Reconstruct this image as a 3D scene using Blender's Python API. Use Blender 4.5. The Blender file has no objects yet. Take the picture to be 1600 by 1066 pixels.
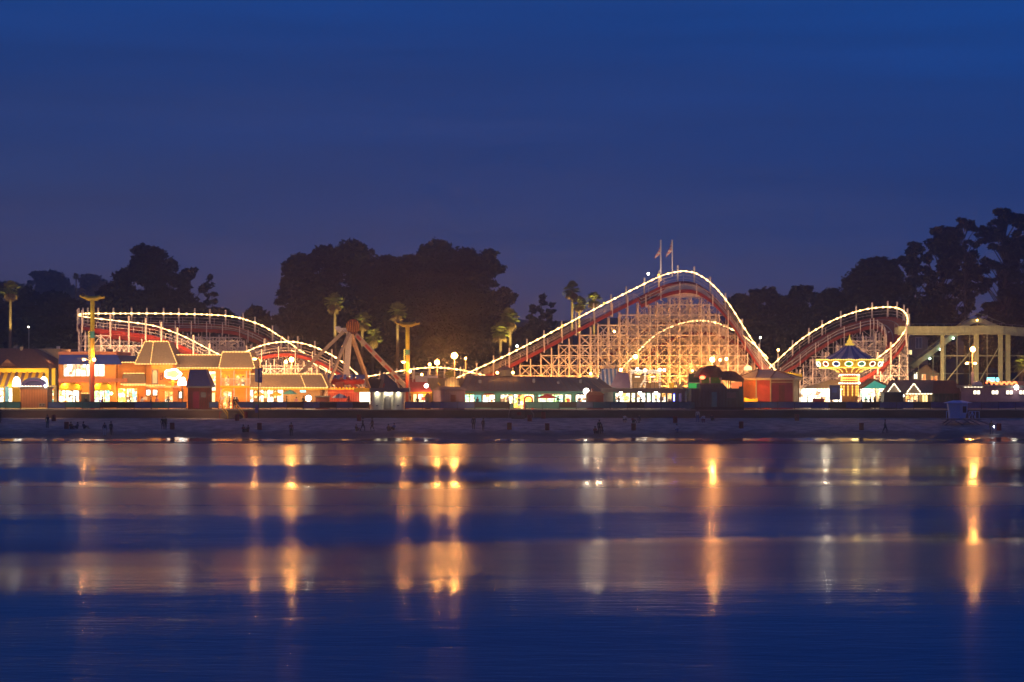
import bpy, bmesh, math, random
from mathutils import Vector, noise
R = math.radians
rnd = random.Random(7)
sc = bpy.context.scene
COL = sc.collection

# ------------------------------------------------------------------ camera
F, H, YH = 3000.0, 8.0, 588.0          # focal length in photo pixels, eye height, horizon row
cam = bpy.data.cameras.new('camera'); camo = bpy.data.objects.new('camera', cam); COL.objects.link(camo)
camo.location = (0, 0, H); camo.rotation_euler = (R(90), 0, 0)
cam.sensor_width = 36; cam.lens = F / 1600 * 36
cam.shift_y = (YH - 533) / 1600
cam.clip_end = 6000
sc.camera = camo

# ------------------------------------------------------------------ dusk sky
W = bpy.data.worlds.new("World"); sc.world = W; W.use_nodes = True
nt = W.node_tree; nt.nodes.clear()
def wn(t): return nt.nodes.new(t)
out = wn('ShaderNodeOutputWorld'); bg = wn('ShaderNodeBackground'); tc = wn('ShaderNodeTexCoord')
sep = wn('ShaderNodeSeparateXYZ'); nt.links.new(tc.outputs['Generated'], sep.inputs[0])
nz = wn('ShaderNodeTexNoise'); nz.inputs['Scale'].default_value = 2.2; nz.inputs['Detail'].default_value = 3
mp = wn('ShaderNodeMapping'); mp.inputs['Scale'].default_value = (1, 1, 11); nt.links.new(tc.outputs['Generated'], mp.inputs[0]); nt.links.new(mp.outputs[0], nz.inputs[0])
def wmath(op, a, b):
    m = wn('ShaderNodeMath'); m.operation = op
    for i, q in enumerate((a, b)):
        if isinstance(q, (int, float)): m.inputs[i].default_value = q
        else: nt.links.new(q, m.inputs[i])
    return m.outputs[0]
# the blue rises a little lower to the right, and thin cloud wavers the gradient
e1 = wmath('ADD', sep.outputs['Z'], wmath('MULTIPLY', sep.outputs['X'], 0.075))
e2 = wmath('ADD', e1, wmath('MULTIPLY', wmath('SUBTRACT', nz.outputs['Fac'], 0.5), 0.1))
mr = wn('ShaderNodeMapRange'); mr.inputs['From Min'].default_value = 0.0; mr.inputs['From Max'].default_value = 0.4
nt.links.new(e2, mr.inputs['Value'])
ramp = wn('ShaderNodeValToRGB'); nt.links.new(mr.outputs[0], ramp.inputs[0])
cr = ramp.color_ramp
SKY = [(0.0, (.050, .044, .090)), (.10, (.055, .055, .136)), (.20, (.030, .050, .160)), (.31, (.013, .041, .172)), (.42, (.009, .044, .200)),
       (.50, (.007, .056, .265)), (.62, (.003, .042, .24)), (1.0, (.004, .032, .17))]
for i, (p, c) in enumerate(SKY):
    el = cr.elements[i] if i < 2 else cr.elements.new(p)
    el.position = p; el.color = (*c, 1)
sky = wn('ShaderNodeTexSky'); sky.sky_type = 'NISHITA'; sky.sun_disc = False
sky.sun_elevation = R(-4); sky.sun_rotation = R(250)
mixa = wn('ShaderNodeMix'); mixa.data_type = 'RGBA'; mixa.blend_type = 'ADD'; mixa.inputs['Factor'].default_value = 0.05
nt.links.new(ramp.outputs[0], mixa.inputs['A']); nt.links.new(sky.outputs[0], mixa.inputs['B'])
nt.links.new(mixa.outputs['Result'], bg.inputs[0]); bg.inputs[1].default_value = 1.13
nz2 = wn('ShaderNodeTexNoise'); nz2.inputs['Scale'].default_value = 3.1; nz2.inputs['Detail'].default_value = 5; nz2.inputs['Roughness'].default_value = .55
mp2 = wn('ShaderNodeMapping'); mp2.inputs['Scale'].default_value = (1, 1, 16); mp2.inputs['Location'].default_value = (.7, .2, .4); nt.links.new(tc.outputs['Generated'], mp2.inputs[0]); nt.links.new(mp2.outputs[0], nz2.inputs[0])
nt.links.new(wmath('ADD', wmath('MULTIPLY', nz2.outputs['Fac'], 0.55), 0.84), bg.inputs[1])
nt.links.new(bg.outputs[0], out.inputs[0])
vs = sc.view_settings; vs.view_transform = 'Standard'; vs.look = 'None'; vs.exposure = 0; vs.gamma = 1; vs.use_curve_mapping = False
cy = sc.cycles
cy.use_denoising = True; cy.sample_clamp_indirect = 6; cy.max_bounces = 6; cy.diffuse_bounces = 2; cy.glossy_bounces = 3
cy.volume_bounces = 0; cy.transparent_max_bounces = 4; cy.caustics_reflective = False; cy.caustics_refractive = False

# ------------------------------------------------------------------ helpers
def U(px, row, Y): return Vector(((px - 800) / F * Y, Y, H + (YH - row) / F * Y))
def X(px, Y): return (px - 800) / F * Y
def Z(row, Y): return H + (YH - row) / F * Y
GZ = 3.4                                   # level of the boardwalk

class MB:
    def __init__(s): s.v = []; s.f = []; s.m = []; s.cur = 0
    def face(s, pts):
        n = len(s.v); s.v += [tuple(p) for p in pts]; s.f.append(tuple(range(n, n + len(pts)))); s.m.append(s.cur)
    def hexa(s, b, t):                     # two rings of 4 points
        n = len(s.v); s.v += [tuple(p) for p in b] + [tuple(p) for p in t]
        for q in ((3, 2, 1, 0), (4, 5, 6, 7), (0, 1, 5, 4), (1, 2, 6, 5), (2, 3, 7, 6), (3, 0, 4, 7)):
            s.f.append(tuple(n + i for i in q)); s.m.append(s.cur)
        return s
    def box(s, x0, x1, y0, y1, z0, z1):
        return s.hexa([(x0, y0, z0), (x1, y0, z0), (x1, y1, z0), (x0, y1, z0)], [(x0, y0, z1), (x1, y0, z1), (x1, y1, z1), (x0, y1, z1)])
    def pbox(s, p0, p1, r0, r1, Y, d):      # front face seen at photo px/rows, standing at distance Y
        return s.box(X(p0, Y), X(p1, Y), Y, Y + d, Z(r1, Y), Z(r0, Y))
    def bar(s, a, b, w, h=None):
        a = Vector(a); b = Vector(b); h = h or w; t = (b - a)
        if t.length < 1e-4: return s
        t.normalize(); up = Vector((0, 0, 1)) if abs(t.z) < .95 else Vector((0, 1, 0))
        u = t.cross(up).normalized() * w / 2; v = u.cross(t).normalized() * h / 2
        return s.hexa([a - u - v, a + u - v, a + u + v, a - u + v], [b - u - v, b + u - v, b + u + v, b - u + v])
    def tube(s, path, r, n=6, cap=True):
        path = [Vector(p) for p in path]; rs = r if isinstance(r, (list, tuple)) else [r] * len(path)
        base = len(s.v); pu = None
        for i, p in enumerate(path):
            t = (path[min(i + 1, len(path) - 1)] - path[max(i - 1, 0)])
            t = t.normalized() if t.length > 1e-6 else Vector((0, 0, 1))
            up = Vector((0, 0, 1)) if abs(t.z) < .9 else Vector((0, 1, 0))
            u = t.cross(up).normalized(); w = t.cross(u).normalized()
            if pu and u.dot(pu) < 0 and abs(u.dot(pu)) > .3: u, w = -u, -w
            pu = u
            for k in range(n):
                a = 2 * math.pi * k / n; s.v.append(tuple(p + (u * math.cos(a) + w * math.sin(a)) * rs[i]))
        for i in range(len(path) - 1):
            for k in range(n):
                a = base + i * n + k; b = base + i * n + (k + 1) % n
                s.f.append((a, b, b + n, a + n)); s.m.append(s.cur)
        if cap:
            s.f.append(tuple(base + k for k in range(n))); s.m.append(s.cur)
            e = base + (len(path) - 1) * n; s.f.append(tuple(e + k for k in reversed(range(n)))); s.m.append(s.cur)
        return s
    def lathe(s, cx, cy, prof, n=16, a0=0.0):
        base = len(s.v)
        for r, z in prof:
            for k in range(n):
                a = a0 + 2 * math.pi * k / n; s.v.append((cx + r * math.cos(a), cy + r * math.sin(a), z))
        for i in range(len(prof) - 1):
            for k in range(n):
                a = base + i * n + k; b = base + i * n + (k + 1) % n
                s.f.append((a, b, b + n, a + n)); s.m.append(s.cur)
        s.f.append(tuple(base + k for k in reversed(range(n)))); s.m.append(s.cur)
        e = base + (len(prof) - 1) * n; s.f.append(tuple(e + k for k in range(n))); s.m.append(s.cur)
        return s
    def sphere(s, c, r, n=10, rz=None):
        rz = rz or r; m = max(4, n // 2)
        return s.lathe(c[0], c[1], [(r * math.sin(math.pi * max(.03, min(.97, i / m))), c[2] - rz * math.cos(math.pi * i / m)) for i in range(m + 1)], n)
    def poly(s, pts, y0, y1):               # polygon in x,z extruded in y
        n = len(s.v); k = len(pts)
        s.v += [(x, y0, z) for x, z in pts] + [(x, y1, z) for x, z in pts]
        s.f.append(tuple(n + i for i in range(k))); s.f.append(tuple(n + k + i for i in reversed(range(k)))); s.m += [s.cur] * 2
        for i in range(k):
            j = (i + 1) % k; s.f.append((n + i, n + j, n + k + j, n + k + i)); s.m.append(s.cur)
        return s
    def ppoly(s, pts, Y, d): return s.poly([(X(a, Y), Z(b, Y)) for a, b in pts], Y, Y + d)
    def ring(s, pts, Y, d, w):              # closed bead along px,row points
        q = [U(a, b, Y) for a, b in pts]
        for i in range(len(q)): s.bar(q[i], q[(i + 1) % len(q)], w, d)
        return s

def tag(o, label=None, cat=None, group=None, kind=None):
    if label: o['label'] = label
    if cat: o['category'] = cat
    if group: o['group'] = group
    if kind: o['kind'] = kind
    return o
def thing(name, label, cat, loc=(0, 0, 0), group=None):
    o = bpy.data.objects.new(name, None); COL.objects.link(o); o.location = loc; o.empty_display_size = .3
    return tag(o, label, cat, group)
def root_of(o):
    while o.parent: o = o.parent
    return o
def obj(name, mb, mats, parent=None, smooth=False):
    off = Vector(root_of(parent).location) if parent else Vector((0, 0, 0))
    me = bpy.data.meshes.new(name)
    me.from_pydata([(x - off.x, y - off.y, z - off.z) for x, y, z in mb.v], [], mb.f)
    for m in (mats if isinstance(mats, (list, tuple)) else [mats]): me.materials.append(m)
    if isinstance(mats, (list, tuple)): me.polygons.foreach_set('material_index', mb.m)
    if smooth: me.polygons.foreach_set('use_smooth', [True] * len(me.polygons))
    me.update()
    o = bpy.data.objects.new(name, me); COL.objects.link(o)
    if parent: o.parent = parent
    return o
def copy_tree(o, parent=None):
    c = o.copy(); COL.objects.link(c)
    if parent: c.parent = parent
    for ch in list(o.children): copy_tree(ch, c)
    return c

# ------------------------------------------------------------------ materials
def mat(name, col, rough=.75, var=.3, scale=1.2, metal=0., stripe=None, bump=0., stretch=(1, 1, 1), spec=.3):
    m = bpy.data.materials.new(name); m.use_nodes = True; t = m.node_tree; b = t.nodes['Principled BSDF']
    b.inputs['Roughness'].default_value = rough; b.inputs['Metallic'].default_value = metal
    b.inputs['Specular IOR Level'].default_value = spec
    c = t.nodes.new('ShaderNodeTexCoord'); mp = t.nodes.new('ShaderNodeMapping'); mp.inputs['Scale'].default_value = stretch
    n = t.nodes.new('ShaderNodeTexNoise'); n.inputs['Scale'].default_value = scale; n.inputs['Detail'].default_value = 5
    t.links.new(c.outputs['Object'], mp.inputs[0]); t.links.new(mp.outputs[0], n.inputs[0])
    r = t.nodes.new('ShaderNodeValToRGB'); t.links.new(n.outputs['Fac'], r.inputs[0])
    r.color_ramp.elements[0].position = .3; r.color_ramp.elements[1].position = .7
    lo = tuple(x * (1 - var) for x in col); hi = tuple(min(.95, x * (1 + var * .6)) for x in col)
    r.color_ramp.elements[0].color = (*lo, 1); r.color_ramp.elements[1].color = (*hi, 1)
    src = r.outputs[0]
    if stripe:                              # (second colour, axis, period, duty)
        col2, ax, per, duty = stripe
        sp = t.nodes.new('ShaderNodeSeparateXYZ'); t.links.new(c.outputs['Object'], sp.inputs[0])
        dv = t.nodes.new('ShaderNodeMath'); dv.operation = 'DIVIDE'; dv.inputs[1].default_value = per; t.links.new(sp.outputs[ax], dv.inputs[0])
        fr = t.nodes.new('ShaderNodeMath'); fr.operation = 'FRACT'; t.links.new(dv.outputs[0], fr.inputs[0])
        gt = t.nodes.new('ShaderNodeMath'); gt.operation = 'GREATER_THAN'; gt.inputs[1].default_value = duty; t.links.new(fr.outputs[0], gt.inputs[0])
        mx = t.nodes.new('ShaderNodeMix'); mx.data_type = 'RGBA'; t.links.new(gt.outputs[0], mx.inputs['Factor'])
        t.links.new(src, mx.inputs['A']); mx.inputs['B'].default_value = (*col2, 1); src = mx.outputs['Result']
    t.links.new(src, b.inputs['Base Color'])
    if bump:
        bp = t.nodes.new('ShaderNodeBump'); bp.inputs['Strength'].default_value = bump; bp.inputs['Distance'].default_value = .1
        t.links.new(n.outputs['Fac'], bp.inputs['Height']); t.links.new(bp.outputs[0], b.inputs['Normal'])
    return m
def glow(name, col, strength):
    m = bpy.data.materials.new(name); m.use_nodes = True; t = m.node_tree; t.nodes.clear()
    o = t.nodes.new('ShaderNodeOutputMaterial'); e = t.nodes.new('ShaderNodeEmission')
    e.inputs[0].default_value = (*col, 1); e.inputs[1].default_value = strength; t.links.new(e.outputs[0], o.inputs[0])
    return m
def shop(name, cols, strength, scale=1.6):
    """a lit shop interior seen through its opening: goods, shelves and bright walls"""
    m = bpy.data.materials.new(name); m.use_nodes = True; t = m.node_tree; t.nodes.clear()
    o = t.nodes.new('ShaderNodeOutputMaterial'); e = t.nodes.new('ShaderNodeEmission')
    c = t.nodes.new('ShaderNodeTexCoord'); v = t.nodes.new('ShaderNodeTexVoronoi'); v.inputs['Scale'].default_value = scale
    v.distance = 'CHEBYCHEV'
    mp = t.nodes.new('ShaderNodeMapping'); mp.inputs['Scale'].default_value = (1.0, .1, 1.2)
    t.links.new(c.outputs['Object'], mp.inputs[0]); t.links.new(mp.outputs[0], v.inputs['Vector'])
    sp = t.nodes.new('ShaderNodeSeparateColor'); t.links.new(v.outputs['Color'], sp.inputs[0])
    r = t.nodes.new('ShaderNodeValToRGB'); r.color_ramp.interpolation = 'CONSTANT'; t.links.new(sp.outputs[0], r.inputs[0])
    for i, (p, k) in enumerate(cols):
        el = r.color_ramp.elements[i] if i < 2 else r.color_ramp.elements.new(p)
        el.position = p; el.color = (*k, 1)
    n = t.nodes.new('ShaderNodeTexNoise'); n.inputs['Scale'].default_value = 3.2; n.inputs['Detail'].default_value = 4; t.links.new(mp.outputs[0], n.inputs[0])
    mr = t.nodes.new('ShaderNodeMapRange'); mr.inputs['From Min'].default_value = .34; mr.inputs['From Max'].default_value = .62
    mr.inputs['To Min'].default_value = strength * .12; mr.inputs['To Max'].default_value = strength; t.links.new(n.outputs['Fac'], mr.inputs['Value'])
    t.links.new(r.outputs[0], e.inputs[0]); t.links.new(mr.outputs[0], e.inputs[1]); t.links.new(e.outputs[0], o.inputs[0])
    return m
WARM = (1, .62, .28); SOD = (1, .36, .07); LP = 3.1
M = dict(
    white_wood=mat('white_painted_wood', (.74, .70, .64), .6, .15, 3), deck_red=mat('dark_red_track_boards', (.24, .03, .025), .6, .3, 2), red=mat('red_painted_timber', (.27, .03, .02), .55, .3, 2),
    plank=mat('weathered_plank', (.20, .15, .11), .8, .3, 3, stretch=(.3, 1, 1)), dark=mat('dark_painted_metal', (.03, .03, .035), .5, .3),
    brown_roof=mat('brown_shingle_roof', (.24, .11, .07), .85, .35, 4, bump=.3), grey_roof=mat('grey_brown_roof', (.22, .16, .13), .85, .25, 3, bump=.2),
    mansard=mat('tan_mansard_shingle', (.34, .25, .17), .85, .2, 5, bump=.3), navy=mat('navy_shingle', (.055, .06, .20), .7, .25, 4),
    beige=mat('beige_render', (.58, .46, .30), .8, .15), orange=mat('orange_render', (.72, .30, .07), .75, .12), tan=mat('tan_canvas', (.60, .45, .26), .8, .15),
    salmon=mat('salmon_paint', (.72, .27, .15), .7, .12), blue_awn=mat('blue_awning_canvas', (.05, .09, .42), .8, .2), yel=mat('yellow_paint', (.85, .55, .03), .6, .12),
    pale=mat('pale_render', (.66, .62, .5), .7, .12), grey=mat('grey_paint', (.18, .17, .17), .8, .2), teal=mat('teal_paint', (.10, .36, .33), .6, .2),
    greenwall=mat('dark_green_boards', (.07, .13, .12), .7, .3, 3, stretch=(1, 1, .2)), maroon=mat('maroon_boards', (.16, .035, .03), .75, .25, 2),
    wall_o=mat('orange_red_panel', (.80, .22, .04), .7, .12), wall_r=mat('red_panel', (.55, .07, .05), .7, .15), wall_m=mat('purple_maroon_panel', (.26, .02, .06), .7, .2),
    purple=mat('mauve_render', (.32, .20, .26), .8, .2), corr=mat('rust_corrugated', (.50, .22, .09), .6, .2, stripe=((.28, .11, .05), 0, .22, .55)),
    stripe_y=mat('yellow_purple_awning', (.88, .58, .03), .8, .1, stripe=((.20, .11, .16), 0, 1.0, .55)), stripe_k=mat('yellow_black_boards', (.88, .58, .03), .7, .1, stripe=((.03, .02, .02), 0, .95, .55)),
    stripe_b=mat('blue_white_tent', (.68, .66, .6), .8, .1, stripe=((.09, .22, .46), 0, .62, .5)), stripe_r=mat('red_white_leg', (.78, .72, .66), .5, .1, stripe=((.45, .03, .02), 2, 1.9, .55)),
    whitem=mat('white_enamel', (.78, .74, .68), .45, .1), redm=mat('red_enamel', (.48, .05, .03), .45, .2), green_steel=mat('pale_green_steel', (.36, .42, .26), .6, .25, 1.5),
    dgreen_steel=mat('dark_green_steel', (.26, .33, .25), .6, .25), concrete=mat('stained_concrete', (.15, .10, .075), .9, .4, .7, stretch=(.4, 1, 1), bump=.3),
    coping=mat('concrete_coping', (.30, .26, .21), .85, .25), lg_blue=mat('pale_blue_boards', (.42, .62, .92), .7, .12, 3, stretch=(.4, 1, 3)), lg_wood=mat('grey_timber', (.22, .22, .25), .8, .2),
    barrel=mat('red_steel_drum', (.30, .03, .025), .5, .3), pole=mat('galvanised_pole', (.42, .38, .33), .5, .15, metal=.3), house=mat('beige_weatherboard', (.42, .33, .24), .8, .2),
    bark=mat('grey_bark', (.10, .075, .06), .9, .4, 2), palmbark=mat('palm_bark', (.18, .12, .07), .9, .4, 3, stretch=(1, 1, 3)),
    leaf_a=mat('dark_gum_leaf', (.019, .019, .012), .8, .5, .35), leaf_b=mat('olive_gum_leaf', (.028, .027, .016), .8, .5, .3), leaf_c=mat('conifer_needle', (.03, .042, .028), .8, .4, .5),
    palm=mat('palm_frond', (.22, .23, .05), .65, .4, 1.2), skirt=mat('dry_palm_thatch', (.22, .14, .06), .9, .4, 2),
    kgreen=mat('green_panel', (.06, .40, .10), .6, .2), cloth_w=mat('white_canvas', (.72, .70, .66), .85, .1), tin=mat('grey_tin', (.3, .31, .33), .5, .2, metal=.4),
    flag=mat('pink_red_flag', (.72, .36, .32), .8, .3, 1, stripe=((.75, .66, .6), 2, .5, .5)), banner_b=mat('blue_banner', (.09, .10, .36), .8, .15), banner_w=mat('white_banner', (.6, .56, .54), .8, .1),
    bulb=glow('warm_bulb_string', (1, .56, .20), 7.5), bulb_r=glow('roof_bulb_string', (1, .52, .14), 3.0), bulb_y=glow('yellow_bulb_string', (1, .6, .10), 2.6),
    bulb_w=glow('white_bulb_string', (1, .84, .56), 4), sod=glow('sodium_lamp', (1, .46, .10), 40), sod_big=glow('sodium_floodlamp', (1, .40, .07), 120), whitelamp=glow('white_lamp', (1, .92, .74), 18),
    globe=glow('white_glass_globe', (1, .93, .8), 7), green_l=glow('green_lamp', (.2, 1, .45), 14), blue_l=glow('blue_tube', (.12, .14, 1), 16), red_l=glow('red_lamp', (1, .13, .05), 8), cyan=glow('cyan_lightbox', (.25, .9, 1), 3.0),
    neon_o=glow('orange_neon', (1, .18, .05), 5), torch=glow('torch', (.9, .95, 1), 60), win_y=glow('warm_window', (1, .72, .30), 2.4), win_w=glow('bright_window', (1, .88, .62), 3.5), win_o=glow('orange_interior', (1, .22, .06), 1.2),
    s_cream=shop('bright_shop_interior', [(0, (1, .85, .55)), (.35, (1, .95, .8)), (.6, (.9, .35, .1)), (.7, (.5, .9, .6)), (.8, (1, .75, .3)), (.93, (.2, .1, .05))], 6.0),
    s_yel=shop('yellow_shop_interior', [(0, (1, .7, .1)), (.3, (1, .88, .4)), (.55, (1, .5, .05)), (.68, (.6, .9, .3)), (.78, (1, .95, .8)), (.92, (.3, .05, .02))], 5.5),
    s_green=shop('green_lit_shop_interior', [(0, (.6, 1, .35)), (.25, (1, .9, .5)), (.5, (.3, .8, .6)), (.65, (1, .95, .75)), (.8, (.9, .3, .1)), (.92, (.1, .12, .3))], 4.6),
    s_white=shop('white_lit_interior', [(0, (1, .9, .66)), (.45, (1, .97, .85)), (.65, (.8, .95, .75)), (.78, (1, .6, .25)), (.9, (.35, .2, .1))], 6.5),
    s_warm=shop('orange_lit_arcade_interior', [(0, (1, .42, .10)), (.35, (1, .6, .25)), (.6, (.9, .25, .06)), (.78, (1, .85, .6)), (.92, (.1, .04, .03))], 3.2),
    skin=mat('skin', (.35, .2, .14), .6, .1), hair=mat('dark_hair', (.02, .015, .012), .7, .2), shoe=mat('shoe', (.05, .045, .04), .6, .2),
)
CL = {k: mat('cloth_' + k, c, .85, .2, 4) for k, c in dict(black=(.015, .015, .018), navy=(.02, .025, .07), red=(.28, .03, .03), grey=(.14, .14, .15), white=(.6, .6, .6), blue=(.08, .13, .3), brown=(.1, .06, .04), pink=(.4, .15, .17)).items()}
PANEL = [mat('fence_panel_%s' % k, c, .7, .25) for k, c in dict(navy=(.07, .12, .30), black=(.03, .035, .045), teal=(.06, .20, .20), slate=(.11, .16, .26)).items()]

AIM = dict(flood_light=(0, 1, .45), front_fill=(0, 1, .12), flag_fill=(0, .6, 1), palm_fill=(-.15, .7, .95), eave_fill=(0, .8, -.6), porch_fill=(0, .9, -.4), soffit_fill=(0, .8, -.6), awning_fill=(0, .9, -.1),  # most of these aim added lights that have no fixture
           balcony_fill=(0, .9, -.3), lift_light=(0, .6, -.6), roof_wash=(0, 1, .3), wall_light=(0, 1, -.4), lamp_light=None, hub_fill=None, tent_light=None, blue_light=None, red_light=None)
def lamp(name, loc, power, col=SOD, r=.3, parent=None):
    """a spot aimed away from the sea, often an added light with no fixture; bare street lamps shine all round"""
    aim = AIM.get(name, (0, 1, -.1)); l = bpy.data.lights.new(name, 'SPOT' if aim else 'POINT'); l.energy = power * LP; l.color = col; l.shadow_soft_size = r
    o = bpy.data.objects.new(name, l); COL.objects.link(o)
    if aim:
        l.spot_size = R(60 if name == 'palm_fill' else 158); l.spot_blend = .35; o.rotation_euler = Vector(aim).to_track_quat('-Z', 'Y').to_euler()
    o.location = Vector(loc) - (Vector(root_of(parent).location) if parent else Vector((0, 0, 0)))
    if parent: o.parent = parent
    return o
def string(parent, pts, m=None, r=.085, closed=False, name='light_string', step=.42):
    """beaded run of small bulbs along a polyline of 3D points"""
    pts = [Vector(p) for p in pts]
    if closed: pts = pts + [pts[0]]
    mb = MB(); path = []; rs = []
    for a, b in zip(pts, pts[1:]):
        n = max(1, round((b - a).length / step))
        for i in range(n):
            for q, k in ((0, .45), (.3, .45), (.38, 1.05), (.5, 1.3), (.62, 1.05), (.7, .45)):
                path.append(a.lerp(b, (i + q) / n)); rs.append(r * k * rnd.uniform(.85, 1.15))
    path.append(pts[-1]); rs.append(r * .45); mb.tube(path, rs, 5)
    return obj(name, mb, m or M['bulb_r'], parent)
def pstr(parent, pts, Y, m=None, r=.085, **k): return string(parent, [U(a, b, Y) for a, b in pts], m, r, **k)
def mansard(parent, top, bot, Y, depth, m, name='roof', inset=1.3, strings=(), mb_m=None):
    """truncated hip roof: top=(px0,px1,row) bot=(px0,px1,row); returns front corners"""
    (t0, t1, tr), (b0, b1, br) = top, bot; Yt = Y + inset
    zb, zt = Z(br, Y), Z(tr, Yt); mb = MB()
    B = [Vector((X(b0, Y), Y, zb)), Vector((X(b1, Y), Y, zb)), Vector((X(b1, Y), Y + depth, zb)), Vector((X(b0, Y), Y + depth, zb))]
    T = [Vector((X(t0, Yt), Yt, zt)), Vector((X(t1, Yt), Yt, zt)), Vector((X(t1, Yt), Y + depth - inset, zt)), Vector((X(t0, Yt), Y + depth - inset, zt))]
    mb.hexa(B, T); r = obj(name, mb, m, parent)
    fo = Vector((0, -.12, .05))
    for s in strings:
        if s == 'top': string(r, [T[0] + fo, T[1] + fo], mb_m)
        if s == 'bot': string(r, [B[0] + fo, B[1] + fo], mb_m)
        if s == 'l': string(r, [B[0] + fo, T[0] + fo], mb_m, .06)
        if s == 'r': string(r, [B[1] + fo, T[1] + fo], mb_m, .06)
        if s == 'mid': string(r, [B[0].lerp(B[1], .37) + fo, T[0].lerp(T[1], .37) + fo], mb_m, .05)
    return r
def window(parent, p0, p1, r0, r1, Y, m, bars=0, name='window', arch=False, fm=None, d=.12):
    """frame proud of the wall, lit pane as its sub-part, optional glazing bars"""
    fm = fm or M['whitem']; fr = MB(); w = .1
    x0, x1, z0, z1 = X(p0, Y), X(p1, Y), Z(r1, Y), Z(r0, Y); y0 = Y - d
    fr.box(x0 - w, x0, y0, Y + .02, z0 - w, z1 + w); fr.box(x1, x1 + w, y0, Y + .02, z0 - w, z1 + w)
    fr.box(x0, x1, y0, Y + .02, z0 - w, z0)
    if not arch: fr.box(x0, x1, y0, Y + .02, z1, z1 + w)
    for i in range(bars):
        xb = x0 + (x1 - x0) * (i + 1) / (bars + 1); fr.box(xb - .05, xb + .05, y0 + .02, Y - .06, z0, z1)
    pn = MB()
    if arch:
        cx, rr = (x0 + x1) / 2, (x1 - x0) / 2; n = 10
        pts = [(x0, z0)] + [(cx - rr * math.cos(math.pi * i / n), z1 - rr + rr * math.sin(math.pi * i / n)) for i in range(n + 1)] + [(x1, z0)]
        pn.poly(pts[::-1], Y - .05, Y - .03)
        for i in range(n): fr.bar((pts[i + 1][0], Y - .06, pts[i + 1][1]), (pts[i + 2][0], Y - .06, pts[i + 2][1]), .1, .1)
    else: pn.box(x0, x1, Y - .05, Y - .03, z0, z1)
    f = obj(name, fr, fm, parent); obj('pane', pn, m, f)
    return f

# ------------------------------------------------------------------ ground, beach, water
def beach_z(x, y):
    pts = [(228, -1.2), (236, -.35), (240, 0.0), (243.5, .42), (246, 1.02), (250, 1.55), (256, 1.95), (262.4, 2.30)]
    s = 2.8 * noise.noise(Vector((x * .016, 3.1, 0))) + .9 * noise.noise(Vector((x * .05, 8.1, 0)))
    yy = y + s * max(0, min(1, (258 - y) / 8))
    if yy <= pts[0][0]: return pts[0][1]
    for (a, za), (b, zb) in zip(pts, pts[1:]):
        if yy <= b: z = za + (zb - za) * (yy - a) / (b - a); break
    else: z = pts[-1][1]
    return z + (.06 * noise.noise(Vector((x * .35, y * .35, 1))) + .03 * noise.noise(Vector((x * 1.3, y * 1.3, 4)))) * max(0, min(1, (yy - 243) / 4)) * max(0, min(1, (262 - y) / 2))
def grid(name, xs, ys, fz, m, smooth=True):
    mb = MB(); mb.v = [(x, y, fz(x, y)) for y in ys for x in xs]; n = len(xs)
    mb.f = [(j * n + i, j * n + i + 1, (j + 1) * n + i + 1, (j + 1) * n + i) for j in range(len(ys) - 1) for i in range(n - 1)]; mb.m = [0] * len(mb.f)
    return tag(obj(name, mb, m, smooth=smooth), kind='structure')
def lin(a, b, st):
    n = max(1, int(round((b - a) / st))); return [a + (b - a) * i / n for i in range(n + 1)]

# sand: dry above, dark and wet with a soft sheen along the waterline
sand = bpy.data.materials.new('beach_sand'); sand.use_nodes = True
t = sand.node_tree; b = t.nodes['Principled BSDF']
c = t.nodes.new('ShaderNodeTexCoord'); sp = t.nodes.new('ShaderNodeSeparateXYZ'); t.links.new(c.outputs['Object'], sp.inputs[0])
n1 = t.nodes.new('ShaderNodeTexNoise'); n1.inputs['Scale'].default_value = .7; n1.inputs['Detail'].default_value = 8; t.links.new(c.outputs['Object'], n1.inputs[0])
ad = t.nodes.new('ShaderNodeMath'); ad.operation = 'MULTIPLY_ADD'; ad.inputs[1].default_value = .5; t.links.new(n1.outputs['Fac'], ad.inputs[0]); t.links.new(sp.outputs['Z'], ad.inputs[2])
wet = t.nodes.new('ShaderNodeMapRange'); wet.inputs['From Min'].default_value = .75; wet.inputs['From Max'].default_value = 1.5; t.links.new(ad.outputs[0], wet.inputs['Value'])
dr = t.nodes.new('ShaderNodeValToRGB'); dr.color_ramp.elements[0].color = (.25, .21, .18, 1); dr.color_ramp.elements[1].color = (.52, .44, .38, 1); dr.color_ramp.elements[0].position = .35; dr.color_ramp.elements[1].position = .65
t.links.new(n1.outputs['Fac'], dr.inputs[0])
mx = t.nodes.new('ShaderNodeMix'); mx.data_type = 'RGBA'; t.links.new(wet.outputs[0], mx.inputs['Factor']); mx.inputs['A'].default_value = (.085, .075, .07, 1); t.links.new(dr.outputs[0], mx.inputs['B'])
t.links.new(mx.outputs['Result'], b.inputs['Base Color'])
rr = t.nodes.new('ShaderNodeMapRange'); rr.inputs['To Min'].default_value = .55; rr.inputs['To Max'].default_value = .95; t.links.new(wet.outputs[0], rr.inputs['Value'])
film = t.nodes.new('ShaderNodeMapRange'); film.inputs['From Min'].default_value = .34; film.inputs['From Max'].default_value = .46; film.inputs['To Min'].default_value = .12
nf = t.nodes.new('ShaderNodeTexNoise'); nf.inputs['Scale'].default_value = .045; nf.inputs['Detail'].default_value = 4; t.links.new(c.outputs['Object'], nf.inputs[0])
fa = t.nodes.new('ShaderNodeMath'); fa.operation = 'MULTIPLY_ADD'; fa.inputs[1].default_value = 1.5; t.links.new(nf.outputs['Fac'], fa.inputs[0]); t.links.new(ad.outputs[0], fa.inputs[2])
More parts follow.
